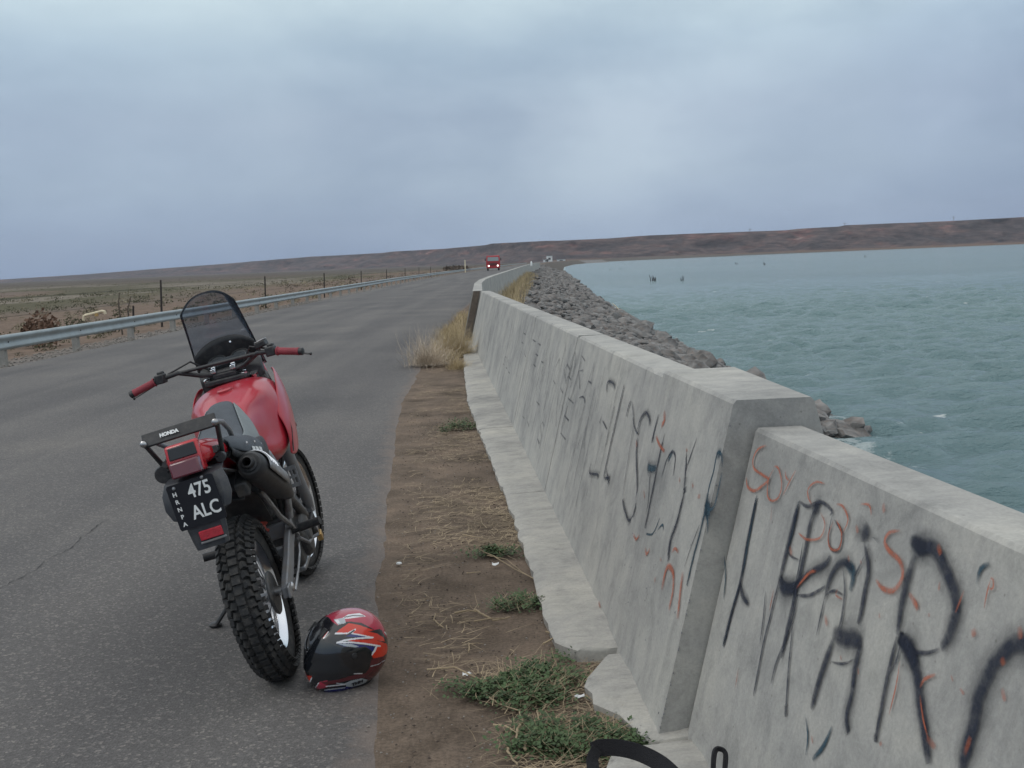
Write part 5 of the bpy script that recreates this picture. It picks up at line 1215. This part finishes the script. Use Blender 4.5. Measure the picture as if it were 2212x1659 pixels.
lines = [(cK, [(900,258),(1020,232),(1180,238)], 7), (cW, [(760,500),(950,497),(1055,440)], 11), (cW, [(1060,440),(1000,497),(1150,525),(1320,560)], 9), (cW, [(1320,560),(1100,572),(900,600),(785,637)], 12), (cW, [(785,637),(1000,632),(1200,652),(1425,688)], 12),
 (cW, [(1375,690),(1345,760),(1300,815)], 14), (cK, [(1040,455),(960,510),(820,570)], 12), (cP, [(1480,470),(1565,590),(1580,700),(1555,800)], 20), (cW, [(1500,480),(1585,600),(1592,700)], 9),
 (cG, [(1580,900),(1500,1050),(1430,1110)], 8), (cG, [(1420,1130),(1330,1230)], 8), (cG, [(1500,900),(1400,960),(1290,990)], 6), (cW, [(530,550),(585,445)], 7), (cW, [(655,475),(570,590)], 7), (cW, [(405,1165),(375,1230)], 8), (cW, [(445,1330),(510,1240)], 6),
 (cG, [(600,1345),(900,1310)], 8), (cW, [(620,1290),(900,1262)], 8), (cG, [(780,1245),(900,1255)], 7), (cW, [(1040,1100),(1160,1098)], 6), (cM, [(1400,900),(1550,1000)], 6)]
VIS = [(310,1010),(330,800),(480,560),(520,520),(600,610),(690,640),(830,700),(960,700),(1080,715),(1200,700),(1290,760),(1295,850),(1250,1010),(1130,1070),(1000,1090),(700,1105),(450,1095),(330,1075)]
nt_, np_ = 380, 220
vs = []; cols = []; keyp = []
PH0 = R(-56)
HMi = HM
for j in range(np_+1):
    ph = PH0+(R(90)-PH0)*j/np_
    for i in range(nt_):
        th = 2*math.pi*i/nt_; q = hshape(th, ph)
        if q.z < -.128: q = Vector((q.x, q.y, -.128+(q.z+.128)*.1))
        vs.append(q); q2 = Vector((q.x, abs(q.y), q.z)); X_, Y_ = pj(HM @ q2); x3, y3 = (X_-614.5)/.1447, (Y_-1296.1)/.1447; keyp.append((x3, y3))
        c_ = cK
        for pc, pp in polys:
            if pip(pp, x3, y3): c_ = pc
        for lc, ll, lw_ in lines:
            if sdist(ll, x3, y3) < lw_: c_ = lc
        cols.append((*c_, 1))
fs = []; vf = []
def center_in_vis(a):
    return pip(VIS, *keyp[a])
for j in range(np_):
    for i in range(nt_):
        a = j*nt_+i; b = j*nt_+(i+1) % nt_; f_ = (a, b, b+nt_, a+nt_); fs.append(f_)
        q = vs[a]
        if q.x > -.06 and -.075 < q.z < .095 and center_in_vis(a): vf.append(f_)
hm = bpy.data.materials.new('helmet_paint'); hm.use_nodes = True; t = hm.node_tree; p = t.nodes['Principled BSDF']
ca = N(t, 'ShaderNodeAttribute', attribute_name='Col'); L(t, ca.outputs['Color'], p.inputs['Base Color']); p.inputs['Roughness'].default_value = .22; p.inputs['Coat Weight'].default_value = .8; p.inputs['Coat Roughness'].default_value = .05
shell = raw('shell', vs, fs, hm, hel, smooth=True, col=cols)
ids = sorted({k for f_ in vf for k in f_}); mpid = {k: n_ for n_, k in enumerate(ids)}
M['visor'] = mat('dark_visor', (.012,.014,.018), .10, spec=.6, coat=.6)
vis_o = raw('visor', [vs[k]*1.022 for k in ids], [tuple(mpid[k] for k in f_) for f_ in vf], M['visor'], hel, smooth=True)
q = vis_o.modifiers.new('s', 'SOLIDIFY'); q.thickness = .003; q.offset = -1
# rims, vents, pivot
M['liner'] = mat('helmet_lining', (.02,.02,.024), .95, bump=.5, bscale=200)
def ring_at(ph, sc): return [hshape(2*math.pi*i/60, ph)*sc for i in range(61)]
rim_ = [Vector((q.x, q.y, -.125)) for q in [hshape(2*math.pi*i/60, R(-58))*.93 for i in range(61)]]
MB().tube(rim_, .006, 8, cap=False).build('rim', M['liner'], hel)
MB().lathe([(0,.0),(0,.011),(.003,.010),(.004,.006),(.004,0)], hshape(R(80), R(6))*1.03, (0,1,0), 20).build('visor_pivot', M['black'], hel)
for sg in (-1, 1): MB().box(Vector((.103,.045*sg,.096)), (.045,.026,.012), Matrix.Rotation(R(42),3,'Y')).build('vent', M['black'], hel, bevel=.004)
q0 = None
for th in np.linspace(R(30), R(110), 60):
    for ph in np.linspace(R(-55), R(-20), 40):
        q = hshape(th, ph); X_, Y_ = pj(HM @ q); d_ = math.hypot((X_-614.5)/.1447-1085, (Y_-1296.1)/.1447-1232)
        if q0 is None or d_ < q0[0]: q0 = (d_, q, th, ph)
_, q, th, ph = q0; ux = (hshape(th-.08, ph)-hshape(th+.08, ph)); uy = (hshape(th, ph+.08)-hshape(th, ph-.08))
# text reads left to right as seen from outside
nrm = ux.cross(uy).normalized(); 
if nrm.dot(q) < 0: ux = -ux
text('THH', .021, M['plate'], hel, q*1.012, -ux if (HM.to_3x3() @ ux).x < 0 else ux, uy, 'lettering', .0012)

# ------------------------------------------------------------------ oncoming red truck
tq = gp(1066, 584.5, 0); trk = empty('truck', (tq.x, tq.y, 0)); bpy.context.view_layer.update(); tr_s = 1.0
trk.rotation_euler = (0, 0, R(1.0))
tag(trk, 'red flat-fronted truck with lit headlights coming along the far road', 'truck')
M['truckred'] = mat('truck_red', (.34,.012,.02), .4, coat=.3, dirt=(.2,.08,.07,.3)); M['glass'] = mat('windscreen_glass', (.20,.24,.25), .08, coat=1)
hl = bpy.data.materials.new('headlight_lit'); hl.use_nodes = True; t = hl.node_tree; e = t.nodes['Principled BSDF']; e.inputs['Emission Color'].default_value = (1,.97,.9,1); e.inputs['Emission Strength'].default_value = 2.5
w_ = 2.65
b_ = MB(); rings = []
for y, z0, z1, ww in ((0,.75,1.9,w_),):
    pass
b_.loft([[Vector((-w_/2,-.0,.62)), Vector((w_/2,0,.62)), Vector((w_/2,1.9,.62)), Vector((-w_/2,1.9,.62))],[Vector((-w_/2,-.05,1.75)), Vector((w_/2,-.05,1.75)), Vector((w_/2,1.9,1.75)), Vector((-w_/2,1.9,1.75))],[Vector((-w_*.47,.12,2.75)), Vector((w_*.47,.12,2.75)), Vector((w_*.47,1.9,2.75)), Vector((-w_*.47,1.9,2.75))],[Vector((-w_*.43,.3,2.86)), Vector((w_*.43,.3,2.86)), Vector((w_*.43,1.8,2.86)), Vector((-w_*.43,1.8,2.86))]])
b_.build('cab', M['truckred'], trk, bevel=.05)
b_ = MB(); b_.loft([[Vector((-1.08,-.07,1.82)), Vector((1.08,-.07,1.82)), Vector((1.02,.07,2.55)), Vector((-1.02,.07,2.55))],[Vector((-1.08,.06,1.82)), Vector((1.08,.06,1.82)), Vector((1.02,.2,2.55)), Vector((-1.02,.2,2.55))]]); b_.build('windscreen', M['glass'], trk, smooth=False)
b_ = MB()
for k in range(4): b_.box((0,-.06,1.05+.12*k), (1.5,.05,.05))
b_.build('grille', M['darkmetal'], trk)
MB().box((0,-.16,.62), (2.5,.22,.32)).build('bumper', M['truckred'], trk, bevel=.04)
for sg in (-1, 1):
    MB().lathe([(0,.0),(.03,.10),(.0,.15),(-.1,.15)], (.86*sg,-.10,.92), (0,-1,0), 20).build('headlight', hl, trk)
    MB().box((1.48*sg,.1,2.1), (.18,.08,.5)).build('mirror', M['black'], trk, bevel=.03)
    MB().tube([(1.3*sg,.15,2.3),(1.46*sg,.1,2.3)], .02, 6).build('mirror_arm', M['black'], trk)
    for y in (.9, 5.2):
        MB().lathe([(-.15,.2),(-.15,.45),(-.1,.52),(.1,.52),(.15,.45),(.15,.2)], (1.05*sg,y,.52), (1,0,0), 28, True).build('wheel', M['rubber'], trk)
MB().box((0,4.6,1.95), (2.5,5.0,1.7)).build('cargo_box', M['truckred'], trk, bevel=.04)
MB().box((0,4.0,.85), (1.0,6.0,.25)).build('chassis', M['darkmetal'], trk)

# ------------------------------------------------------------------ backpack strap in the foreground
bag = empty('backpack', (.38, 2.45, 0)); bpy.context.view_layer.update()
tag(bag, 'black backpack on the ground by the near wall, with only its webbing straps showing', 'backpack')
rings = []
for s, w, h in ((-.24,.09,.05),(-.2,.13,.09),(0,.16,.12),(.18,.14,.10),(.24,.09,.05)):
    rings.append([Vector((.38+s, 2.42+w*math.cos(a), .065+h*.55+h*.5*math.sin(a))) for a in np.linspace(0, 2*math.pi, 13)[:-1]])
wpar(MB().loft(rings).build('bag_body', M['strap'], None, sub=1), bag)
def ribbon(pix, w, name, thick=.0018, nrm_=None):
    """flat webbing along traced points; each point has its own distance"""
    P = [at(x, y_, Y_) for x, y_, Y_ in pix]; Q = []
    for i in range(len(P)-1):
        a, b, c_, d = P[max(i-1,0)], P[i], P[i+1], P[min(i+2, len(P)-1)]
        for j in range(8):
            t_ = j/8; Q.append(.5*((2*b)+(c_-a)*t_+(2*a-5*b+4*c_-d)*t_*t_+(3*b-a-3*c_+d)*t_**3))
    Q.append(P[-1]); rings = []
    for i, q in enumerate(Q):
        t_ = (Q[min(i+1,len(Q)-1)]-Q[max(i-1,0)]).normalized(); n_ = Vector(nrm_) if nrm_ else Vector((0,-.95,.3)); s_ = t_.cross(n_).normalized(); n_ = s_.cross(t_).normalized()
        rings.append([q+s_*w/2+n_*thick, q+s_*w/2-n_*thick, q-s_*w/2-n_*thick, q-s_*w/2+n_*thick])
    return wpar(MB().loft(rings).build(name, M['strap'], None, smooth=True, bevel=.001), bag)
ribbon([(1283,1720,2.75),(1282,1670,2.80),(1280,1640,2.84),(1290,1617,2.87)], .034, 'strap', nrm_=(0,-1,.1))
ribbon([(1280,1622,2.87),(1300,1615,2.88),(1340,1616,2.88),(1385,1628,2.86),(1430,1652,2.80),(1470,1690,2.72)], .046, 'strap')
ribbon([(1541,1700,2.66),(1541,1650,2.70),(1545,1622,2.74),(1556,1618,2.75),(1567,1628,2.74),(1566,1660,2.70),(1562,1700,2.66)], .012, 'strap_loop', .005, (0,-1,.1))
# ------------------------------------------------------------------ vegetation
def blades(n, pos, L0, L1, w, mat_, name, lean=.5, flat=False, seed=1, curl=.4, parent=None, seg=3):
    r_ = random.Random(seed); v = []; f = []
    for i in range(n):
        x, y, z = pos(r_); l = r_.uniform(L0, L1); a = r_.uniform(0, 6.283)
        if flat is not False: a = r_.gauss(flat if r_.random() < .7 else flat+1.2, .45)+(math.pi if r_.random() < .5 else 0)
        up = 0 if flat is not False else 1
        d = Vector((math.cos(a)*(lean if up else 1), math.sin(a)*(lean if up else 1), up)).normalized(); q = Vector((x, y, z)); bend = Vector((r_.gauss(0,1), r_.gauss(0,1), -.5 if up else r_.uniform(-.1,.12)))*curl
        ww = w*r_.uniform(.6,1.5); k0 = len(v)
        for s in range(seg+1):
            t_ = s/seg; sd_ = Vector((-d.y, d.x, .15)).normalized()*ww*(1-t_*.7)
            v += [q-sd_, q+sd_]
            if s: f.append((k0+2*s-2, k0+2*s-1, k0+2*s+1, k0+2*s))
            q = q+d*(l/seg); d = (d+bend/seg).normalized()
            if not up and q.z < z-.003: q.z = z-.003
    return raw(name, v, f, mat_, parent)
def strip_pos(r_):
    while True:
        y = 2.6+15*r_.random()**1.6; a = float(edgeR(y)); b = float(np.interp(y, [2,3.5,5,6.7,9.4,12.8,21.3,30], [.32,.40,.12,0,-.23,-.52,-.92,-1.2])); u = 1-r_.random()**1.35*.95
        dens = float(fbm(y*1.1, u*1.5, 3, 91))
        if r_.random() < sstep(.34,.58,dens)*(.25+.75*u): return (a+(b-a)*u, y, .006)
tag(blades(4800, strip_pos, .03, .18, .0017, M['straw'], 'straw_litter', flat=R(5), curl=.7, seed=3), 'broken dry straw scattered over the brown dirt strip', 'straw', kind='stuff')
def twiggy(pts, w, label, z=.012):
    P = [gp(x, y, z) for x, y in pts]
    for i, q in enumerate(P): q.z += .006*math.sin(i*1.9)+.004
    Q = []
    for i in range(len(P)-1):
        for j in range(5): Q.append(P[i].lerp(P[i+1], j/5)+Vector((random.uniform(-1,1), random.uniform(-1,1), 0))*w*.6)
    Q.append(P[-1]); o = MB().tube(Q, [w*(1-.5*i/len(Q)) for i in range(len(Q))], 6).build('dry_twig', M['straw']); tag(o, label, 'twig', 'dry twigs on the dirt')
z8 = lambda l: [((850+x*.3617)*.9601, (1150+y*.3617)*.9601) for x, y in l]
for l, w in (([(310,990),(480,985),(600,1030),(690,1065),(745,1068)],.004),([(690,1065),(670,1100),(680,1150),(760,1200),(880,1260),(905,1320)],.004),([(905,1300),(880,1360),(860,1430)],.007),([(890,1410),(980,1395),(1080,1350),(1180,1330)],.005),
 ([(720,1335),(800,1355),(900,1405)],.004),([(1265,1340),(1350,1345),(1430,1390),(1530,1440)],.004),([(1130,1060),(1165,1120),(1155,1210)],.004),([(800,1470),(820,1530),(870,1580)],.005),([(1030,830),(1100,800),(1140,790),(1200,800),(1205,840)],.005),([(1045,755),(1100,775),(1140,790)],.004),
 ([(350,680),(360,650),(380,640)],.003),([(350,680),(370,710),(410,725)],.004),([(480,640),(560,630),(620,628)],.006),([(610,620),(650,655),(720,680),(820,660)],.006),([(600,690),(700,680),(800,665)],.004),([(930,510),(935,545),(965,580)],.004),([(640,250),(720,290),(850,360),(970,420)],.004),([(680,280),(800,310),(900,380),(1000,440)],.003),
 ([(650,80),(680,115)],.003),([(650,80),(640,50),(690,30)],.003),([(565,880),(570,840),(600,825)],.003),([(600,1090),(615,1175)],.003),([(990,1250),(1010,1340)],.003),([(1050,1210),(1020,1260),(990,1300)],.003),([(550,390),(640,388)],.003),([(830,80),(930,85),(960,75)],.004),([(530,150),(640,175),(760,195)],.003),([(1520,1300),(1470,1360),(1400,1400)],.003),([(1110,1290),(1190,1330)],.003),([(915,1440),(920,1500)],.008)):
    twiggy(z8(l), w, 'dry straw-coloured stem lying on the brown dirt beside the wall footing')
# green weed patches
def weed(pix, n, rad, hgt, label, seed):
    r_ = random.Random(seed); c0 = gp(*pix, 0); v = []; f = []
    subs = [(r_.gauss(0, rad[0]*.5), r_.gauss(0, rad[1]*.5), r_.uniform(.03,.09)) for _ in range(max(3, n//110))]
    for i in range(n):
        sx_, sy_, sr = subs[i % len(subs)]; x = c0.x+sx_+r_.gauss(0, sr*.6); y = c0.y+sy_+r_.gauss(0, sr*.6); z = .004+hgt*r_.random()**1.5
        a = r_.uniform(0, 6.28); d = Vector((math.cos(a), math.sin(a), r_.uniform(-.2,.8))).normalized(); s_ = Vector((-math.sin(a), math.cos(a), r_.uniform(-.4,.4))).normalized(); l = r_.uniform(.008,.02); w = l*.42; q = Vector((x, y, z)); k0 = len(v)
        v += [q, q+d*l*.5+s_*w, q+d*l*1.1, q+d*l*.5-s_*w]; f.append((k0, k0+1, k0+2, k0+3))
    o = raw('weed', v, f, M['leaf']); tag(o, label, 'weed', 'green weeds along the footing')
    blades(int(n*.12), lambda r2: (c0.x+r2.gauss(0,rad[0]*.6), c0.y+r2.gauss(0,rad[1]*.6), .01), .03, .10, .0014, M['straw'], 'dry_leaf', lean=1.8, seed=seed+9, parent=None)['kind'] = 'stuff'
    bpy.data.objects[-1] if False else None
weed((1145,1485), 4600, (.18,.17), .034, 'largest green weed patch, beside the broken end of the footing slab', 1)
weed((1245,1612), 3800, (.18,.12), .038, 'green weed patch in the foreground just behind the black strap', 2)
weed((1115,1310), 900, (.10,.07), .03, 'thin green weed patch left of the first footing slab, above the largest patch', 3)
weed((1060,1195), 900, (.12,.07), .03, 'low green weed patch mixed with straw, midway along the dirt strip', 4)
weed((985,925), 1500, (.16,.28), .05, 'green weed tuft at the footing edge, left of the third wall joint', 5)
weed((1420,1250), 10, (.01,.01), .02, 'tiny weed sprig', 6) if False else None
for (a_, b__, lab) in (((1540,792),(1500,786),'bleached driftwood stick on the rocks at the water edge'),((1452,770),(1425,752),'pale driftwood branch among the rocks halfway down the slope'),((1336,668),(1322,655),'small white driftwood piece near the waterline farther up the slope')):
    qa = gp(*a_, -3.4); qb = at(*b__, qa.y+.2)
    tag(MB().tube([qa, qa.lerp(qb,.5)+Vector((0,0,.06)), qb], [.05,.045,.03], 6).build('driftwood', M['bone']), lab, 'driftwood')
# tumbleweed and dry grass by the road edge
def tumble(c, rad, h, n, label, seed, name='tumbleweed', mt='tumble', cat='tumbleweed'):
    r_ = random.Random(seed); v = []; f = []
    for i in range(n):
        a = r_.uniform(0, 6.28); el_ = r_.uniform(.05, 1.45); d = Vector((math.cos(a)*math.cos(el_), math.sin(a)*math.cos(el_), math.sin(el_)))
        q = Vector(c)+Vector((r_.gauss(0,rad*.28), r_.gauss(0,rad*.28), 0)); l = r_.uniform(.45,1)*(rad*math.cos(el_)+h*math.sin(el_)); k0 = len(v); w = r_.uniform(.0012,.003)
        for s in range(6):
            t_ = s/5; sd_ = Vector((-d.y, d.x, .2)).normalized()*w*(1.1-t_); v += [q-sd_, q+sd_]
            if s: f.append((k0+2*s-2, k0+2*s-1, k0+2*s+1, k0+2*s))
            q = q+d*(l/5); d = (d+Vector((r_.gauss(0,.28), r_.gauss(0,.28), r_.gauss(-.05,.22)))).normalized()
    o = raw(name, v, f, M[mt]); tag(o, label, cat); return o
tc_ = gp(925, 790, 0)
tumble((tc_.x+.0, tc_.y, .02), .50, .62, 1050, 'large pale tumbleweed resting on the edge of the asphalt', 3)
tumble((tc_.x+.36, tc_.y+1.6, .0), .42, .62, 1700, 'yellow dry grass bush just behind the large tumbleweed', 4, 'dry_bush', 'straw2', 'dry bush')
tumble((tc_.x+.18, tc_.y+3.6, .0), .40, .38, 1200, 'smaller dry grass bush farther up the verge, left of the rusty end strip', 5, 'dry_bush', 'straw2', 'dry bush')
tumble((tc_.x-.05, tc_.y+7.0, .0), .40, .25, 900, 'low dry grass tuft on the road edge by the start of the far wall', 6, 'dry_bush', 'straw2', 'dry bush')
tumble((tc_.x+.50, tc_.y-.7, .0), .25, .22, 500, 'low straw tuft at the footing edge in front of the large tumbleweed', 8, 'dry_bush', 'straw2', 'dry bush')
# dry grass behind the far wall
def gpos(r_):
    y = 24+140*r_.random()**1.5; x = float(np.interp(y, [b for a, b in path], [a for a, b in path]))+.45+r_.random()**2*(.75+y*.003); return (x, y, slope_z(x, y)-.02)
tag(blades(5000, gpos, .22, .62, .009, M['straw2'], 'dry_grass', lean=.35, seed=21, curl=.35), 'yellow dry grass growing between the far wall and the rocks', 'dry grass', kind='stuff')
def gpos2(r_):
    y = 24+9*r_.random(); x = float(np.interp(y, [b for a, b in path], [a for a, b in path]))+.7+r_.random()*1.0; return (x, y, slope_z(x, y)-.02)
tag(blades(900, gpos2, .2, .5, .010, M['leaf'], 'green_grass', lean=.4, seed=22), 'green grass tufts at the foot of the dry grass behind the wall', 'grass', kind='stuff')
# verge grass on the far side of the road and scrub over the plain
def clump(V, F, c, rad, h, n, r_):
    for i in range(n):
        a = r_.uniform(0, 6.28); rr2 = rad*math.sqrt(r_.random()); z = h*(r_.random()**.8)*(1-.5*(rr2/rad)**2); q = Vector((c[0]+math.cos(a)*rr2, c[1]+math.sin(a)*rr2, c[2]+z)); s = rad*r_.uniform(.06,.15)
        d = Vector((r_.gauss(0,1), r_.gauss(0,1), r_.gauss(.4,1))).normalized(); e = d.orthogonal().normalized(); k0 = len(V)
        V += [q-e*s, q+d*s*1.6, q+e*s]; F.append((k0, k0+1, k0+2))
scr = []; r_ = random.Random(31)
for i in range(5200):
    y = 12+900*r_.random()**2.2; dlx = 2.2+(12+y*1.3)*r_.random()**1.1; x = float(edgeL(y))-dlx
    if x < -CX/FPX*y*1.15-8: continue
    scr.append((x, y, r_.uniform(.10,.30)*(1+min(1.2, y/160)), r_.random()))
M['scrub_olive'] = mat('olive_scrub', (.085,.082,.05), .95, var=.4, vscale=.5); M['scrub_brown'] = mat('brown_scrub', (.10,.078,.06), .95, var=.4, vscale=.5); M['scrub_pale'] = mat('pale_dry_scrub', (.22,.19,.13), .95, var=.35, vscale=.5)
sm_ = {'olive': ([], []), 'brown': ([], []), 'pale': ([], [])}; lone = []
for x, y, rad, k in scr:
    band = float(fbm(x*.012+9, y*.004, 5, 21)); kind = 'olive' if (band > .42 and k < .7) else ('brown' if k < .6 else 'pale')
    z = slope_z(x, y)-.03; n_ = int(60 if y < 80 else 26 if y < 250 else 14)
    if y < 60 and len(lone) < 60 and rad > .3:
        V_, F_ = [], []; clump(V_, F_, (0,0,0), rad, rad*1.1, 90, r_); lone.append(1)
        o = raw('shrub', V_, F_, M['scrub_'+kind]); o.location = (x, y, z); tag(o, {'olive': 'low olive-green shrub on the plain behind the guard rail', 'brown': 'low brown shrub on the plain behind the guard rail', 'pale': 'low pale straw-coloured shrub on the plain behind the guard rail'}[kind], 'shrub', {'olive': 'olive shrubs behind the rail', 'brown': 'brown shrubs behind the rail', 'pale': 'pale shrubs behind the rail'}[kind])
        continue
    clump(sm_[kind][0], sm_[kind][1], (x, y, z), rad*(1.6 if y > 80 else 1), rad*1.1, n_, r_)
for k, (V_, F_) in sm_.items(): tag(raw('scrub', V_, F_, M['scrub_'+k]), {'olive': 'olive-green scrub covering the far plain', 'brown': 'brown scrub dotted over the plain', 'pale': 'pale dry scrub dotted over the plain'}[k], 'scrub', kind='stuff')
q = gp(88, 716, -.3); V_, F_ = [], []; clump(V_, F_, (0,0,0), .5, 1.1, 520, r_); o = raw('shrub', V_, F_, M['brownred']); sq = at(88, 700, 30); o.location = (sq.x, sq.y, slope_z(sq.x, sq.y)); tag(o, 'upright reddish-brown shrub behind the guard rail at the left', 'shrub')
q = at(985, 578, 330); V_, F_ = [], []; clump(V_, F_, (0,0,0), 4.0, 1.1, 300, r_); o = raw('shrub', V_, F_, M['scrub_brown']); o.location = (q.x, q.y, slope_z(q.x, q.y)); tag(o, 'distant reddish-brown thicket beyond the far guard rail, left of the truck', 'thicket')
# roadside gravel on both sides and little stones in the dirt
def stones(n, pos, s0, s1, name, label, seed, mt='pebble'):
    r_ = random.Random(seed); V_ = []; F_ = []; k = 0
    for i in range(n):
        x, y, z = pos(r_); A_ = rotm(r_); bv, bf = bases1[r_.randrange(10)]; s = r_.uniform(s0, s1); P = (bv @ A_.T)*s*np.array((1,1,.6))+np.array((x, y, z)); V_.append(P); F_.append(bf+k); k += len(P)
    tag(raw(name, np.concatenate(V_), np.concatenate(F_).tolist(), M[mt]), label, 'gravel', kind='stuff')
stones(900, lambda r: (lambda y: (float(edgeR(y))+r.random()**1.3*1.0-.12, y, .0))(2.6+9*r.random()**1.5), .002, .007, 'gravel', 'small stones scattered over the dirt strip and asphalt edge', 41)
stones(1400, lambda r: (lambda y: (float(edgeL(y))-.05-r.random()*1.2, y, -.07))(18+40*r.random()), .02, .05, 'gravel', 'gravel along the far road shoulder under the guard rail', 42)
stones(260, lambda r: (r.uniform(-6,-.5), 2.7+8*r.random()**1.3, .002), .0015, .005, 'grit', 'loose grit lying on the asphalt', 43)
M['clod'] = mat('dark_soil_clod', (.075,.058,.047), .95, var=.3, vscale=60)
stones(1500, lambda r: (lambda y: (float(edgeR(y))+r.random()*1.0, y, .0))(2.6+9*r.random()**1.5), .002, .009, 'soil_crumbs', 'dark crumbs of soil on the dirt strip', 47, 'clod')
def vpos(r_):
    y = 17.6+16*r_.random()**1.3; return (float(edgeR(y))+.02+.5*r_.random()**1.2, y, .0)
tag(blades(2300, vpos, .10, .30, .0040, M['straw2'], 'dry_grass', lean=.7, seed=61, curl=.5), 'yellow dry grass on the verge from the tumbleweed up to the start of the far wall', 'dry grass', kind='stuff')
# bottle cap and litter
q = gp(862, 1217, .004); cap_ = MB().lathe([(0,.0),(.006,0),(.006,.013),(.002,.015),(0,.016),(0,.012)][::1], (q.x, q.y, .003), (0,0,1), 20).build('bottle_cap', M['white']); tag(cap_, 'white bottle cap on the edge of the asphalt', 'bottle cap')
for (x, y, lab) in ((1070,1215,'crumpled pale paper scrap on the dirt near the low weeds'),(1252,1500,'small white plastic bit among the largest weed patch'),(1009,1451,'pale scrap lying by the end of the long dry stem')):
    q = gp(x, y, .02); b_ = MB(); r_ = random.Random(x); g_ = [[Vector((q.x+(i-2)*.009, q.y+(j-1)*.011, .012+r_.uniform(-.006,.008))) for i in range(5)] for j in range(3)]; b_.loft(g_, cap=False, closed=False); tag(b_.build('paper_scrap', M['white'], None, smooth=False, solid=.001), lab, 'litter')

# ------------------------------------------------------------------ air between the camera and the far hills
hz = MB().box((500, 2800, 120), (22000, 8400, 260)).build('haze', None, None, smooth=False)
hzm = bpy.data.materials.new('haze_air'); hzm.use_nodes = True; t = hzm.node_tree; t.nodes.remove(t.nodes['Principled BSDF'])
pv = N(t, 'ShaderNodeVolumePrincipled'); pv.inputs['Color'].default_value = (.78,.83,.95,1); pv.inputs['Density'].default_value = .00007; pv.inputs['Anisotropy'].default_value = .2
L(t, pv.outputs[0], t.nodes['Material Output'].inputs['Volume']); hz.data.materials.append(hzm); tag(hz, 'pale bluish haze over the lake and the far hills', 'haze', kind='stuff')
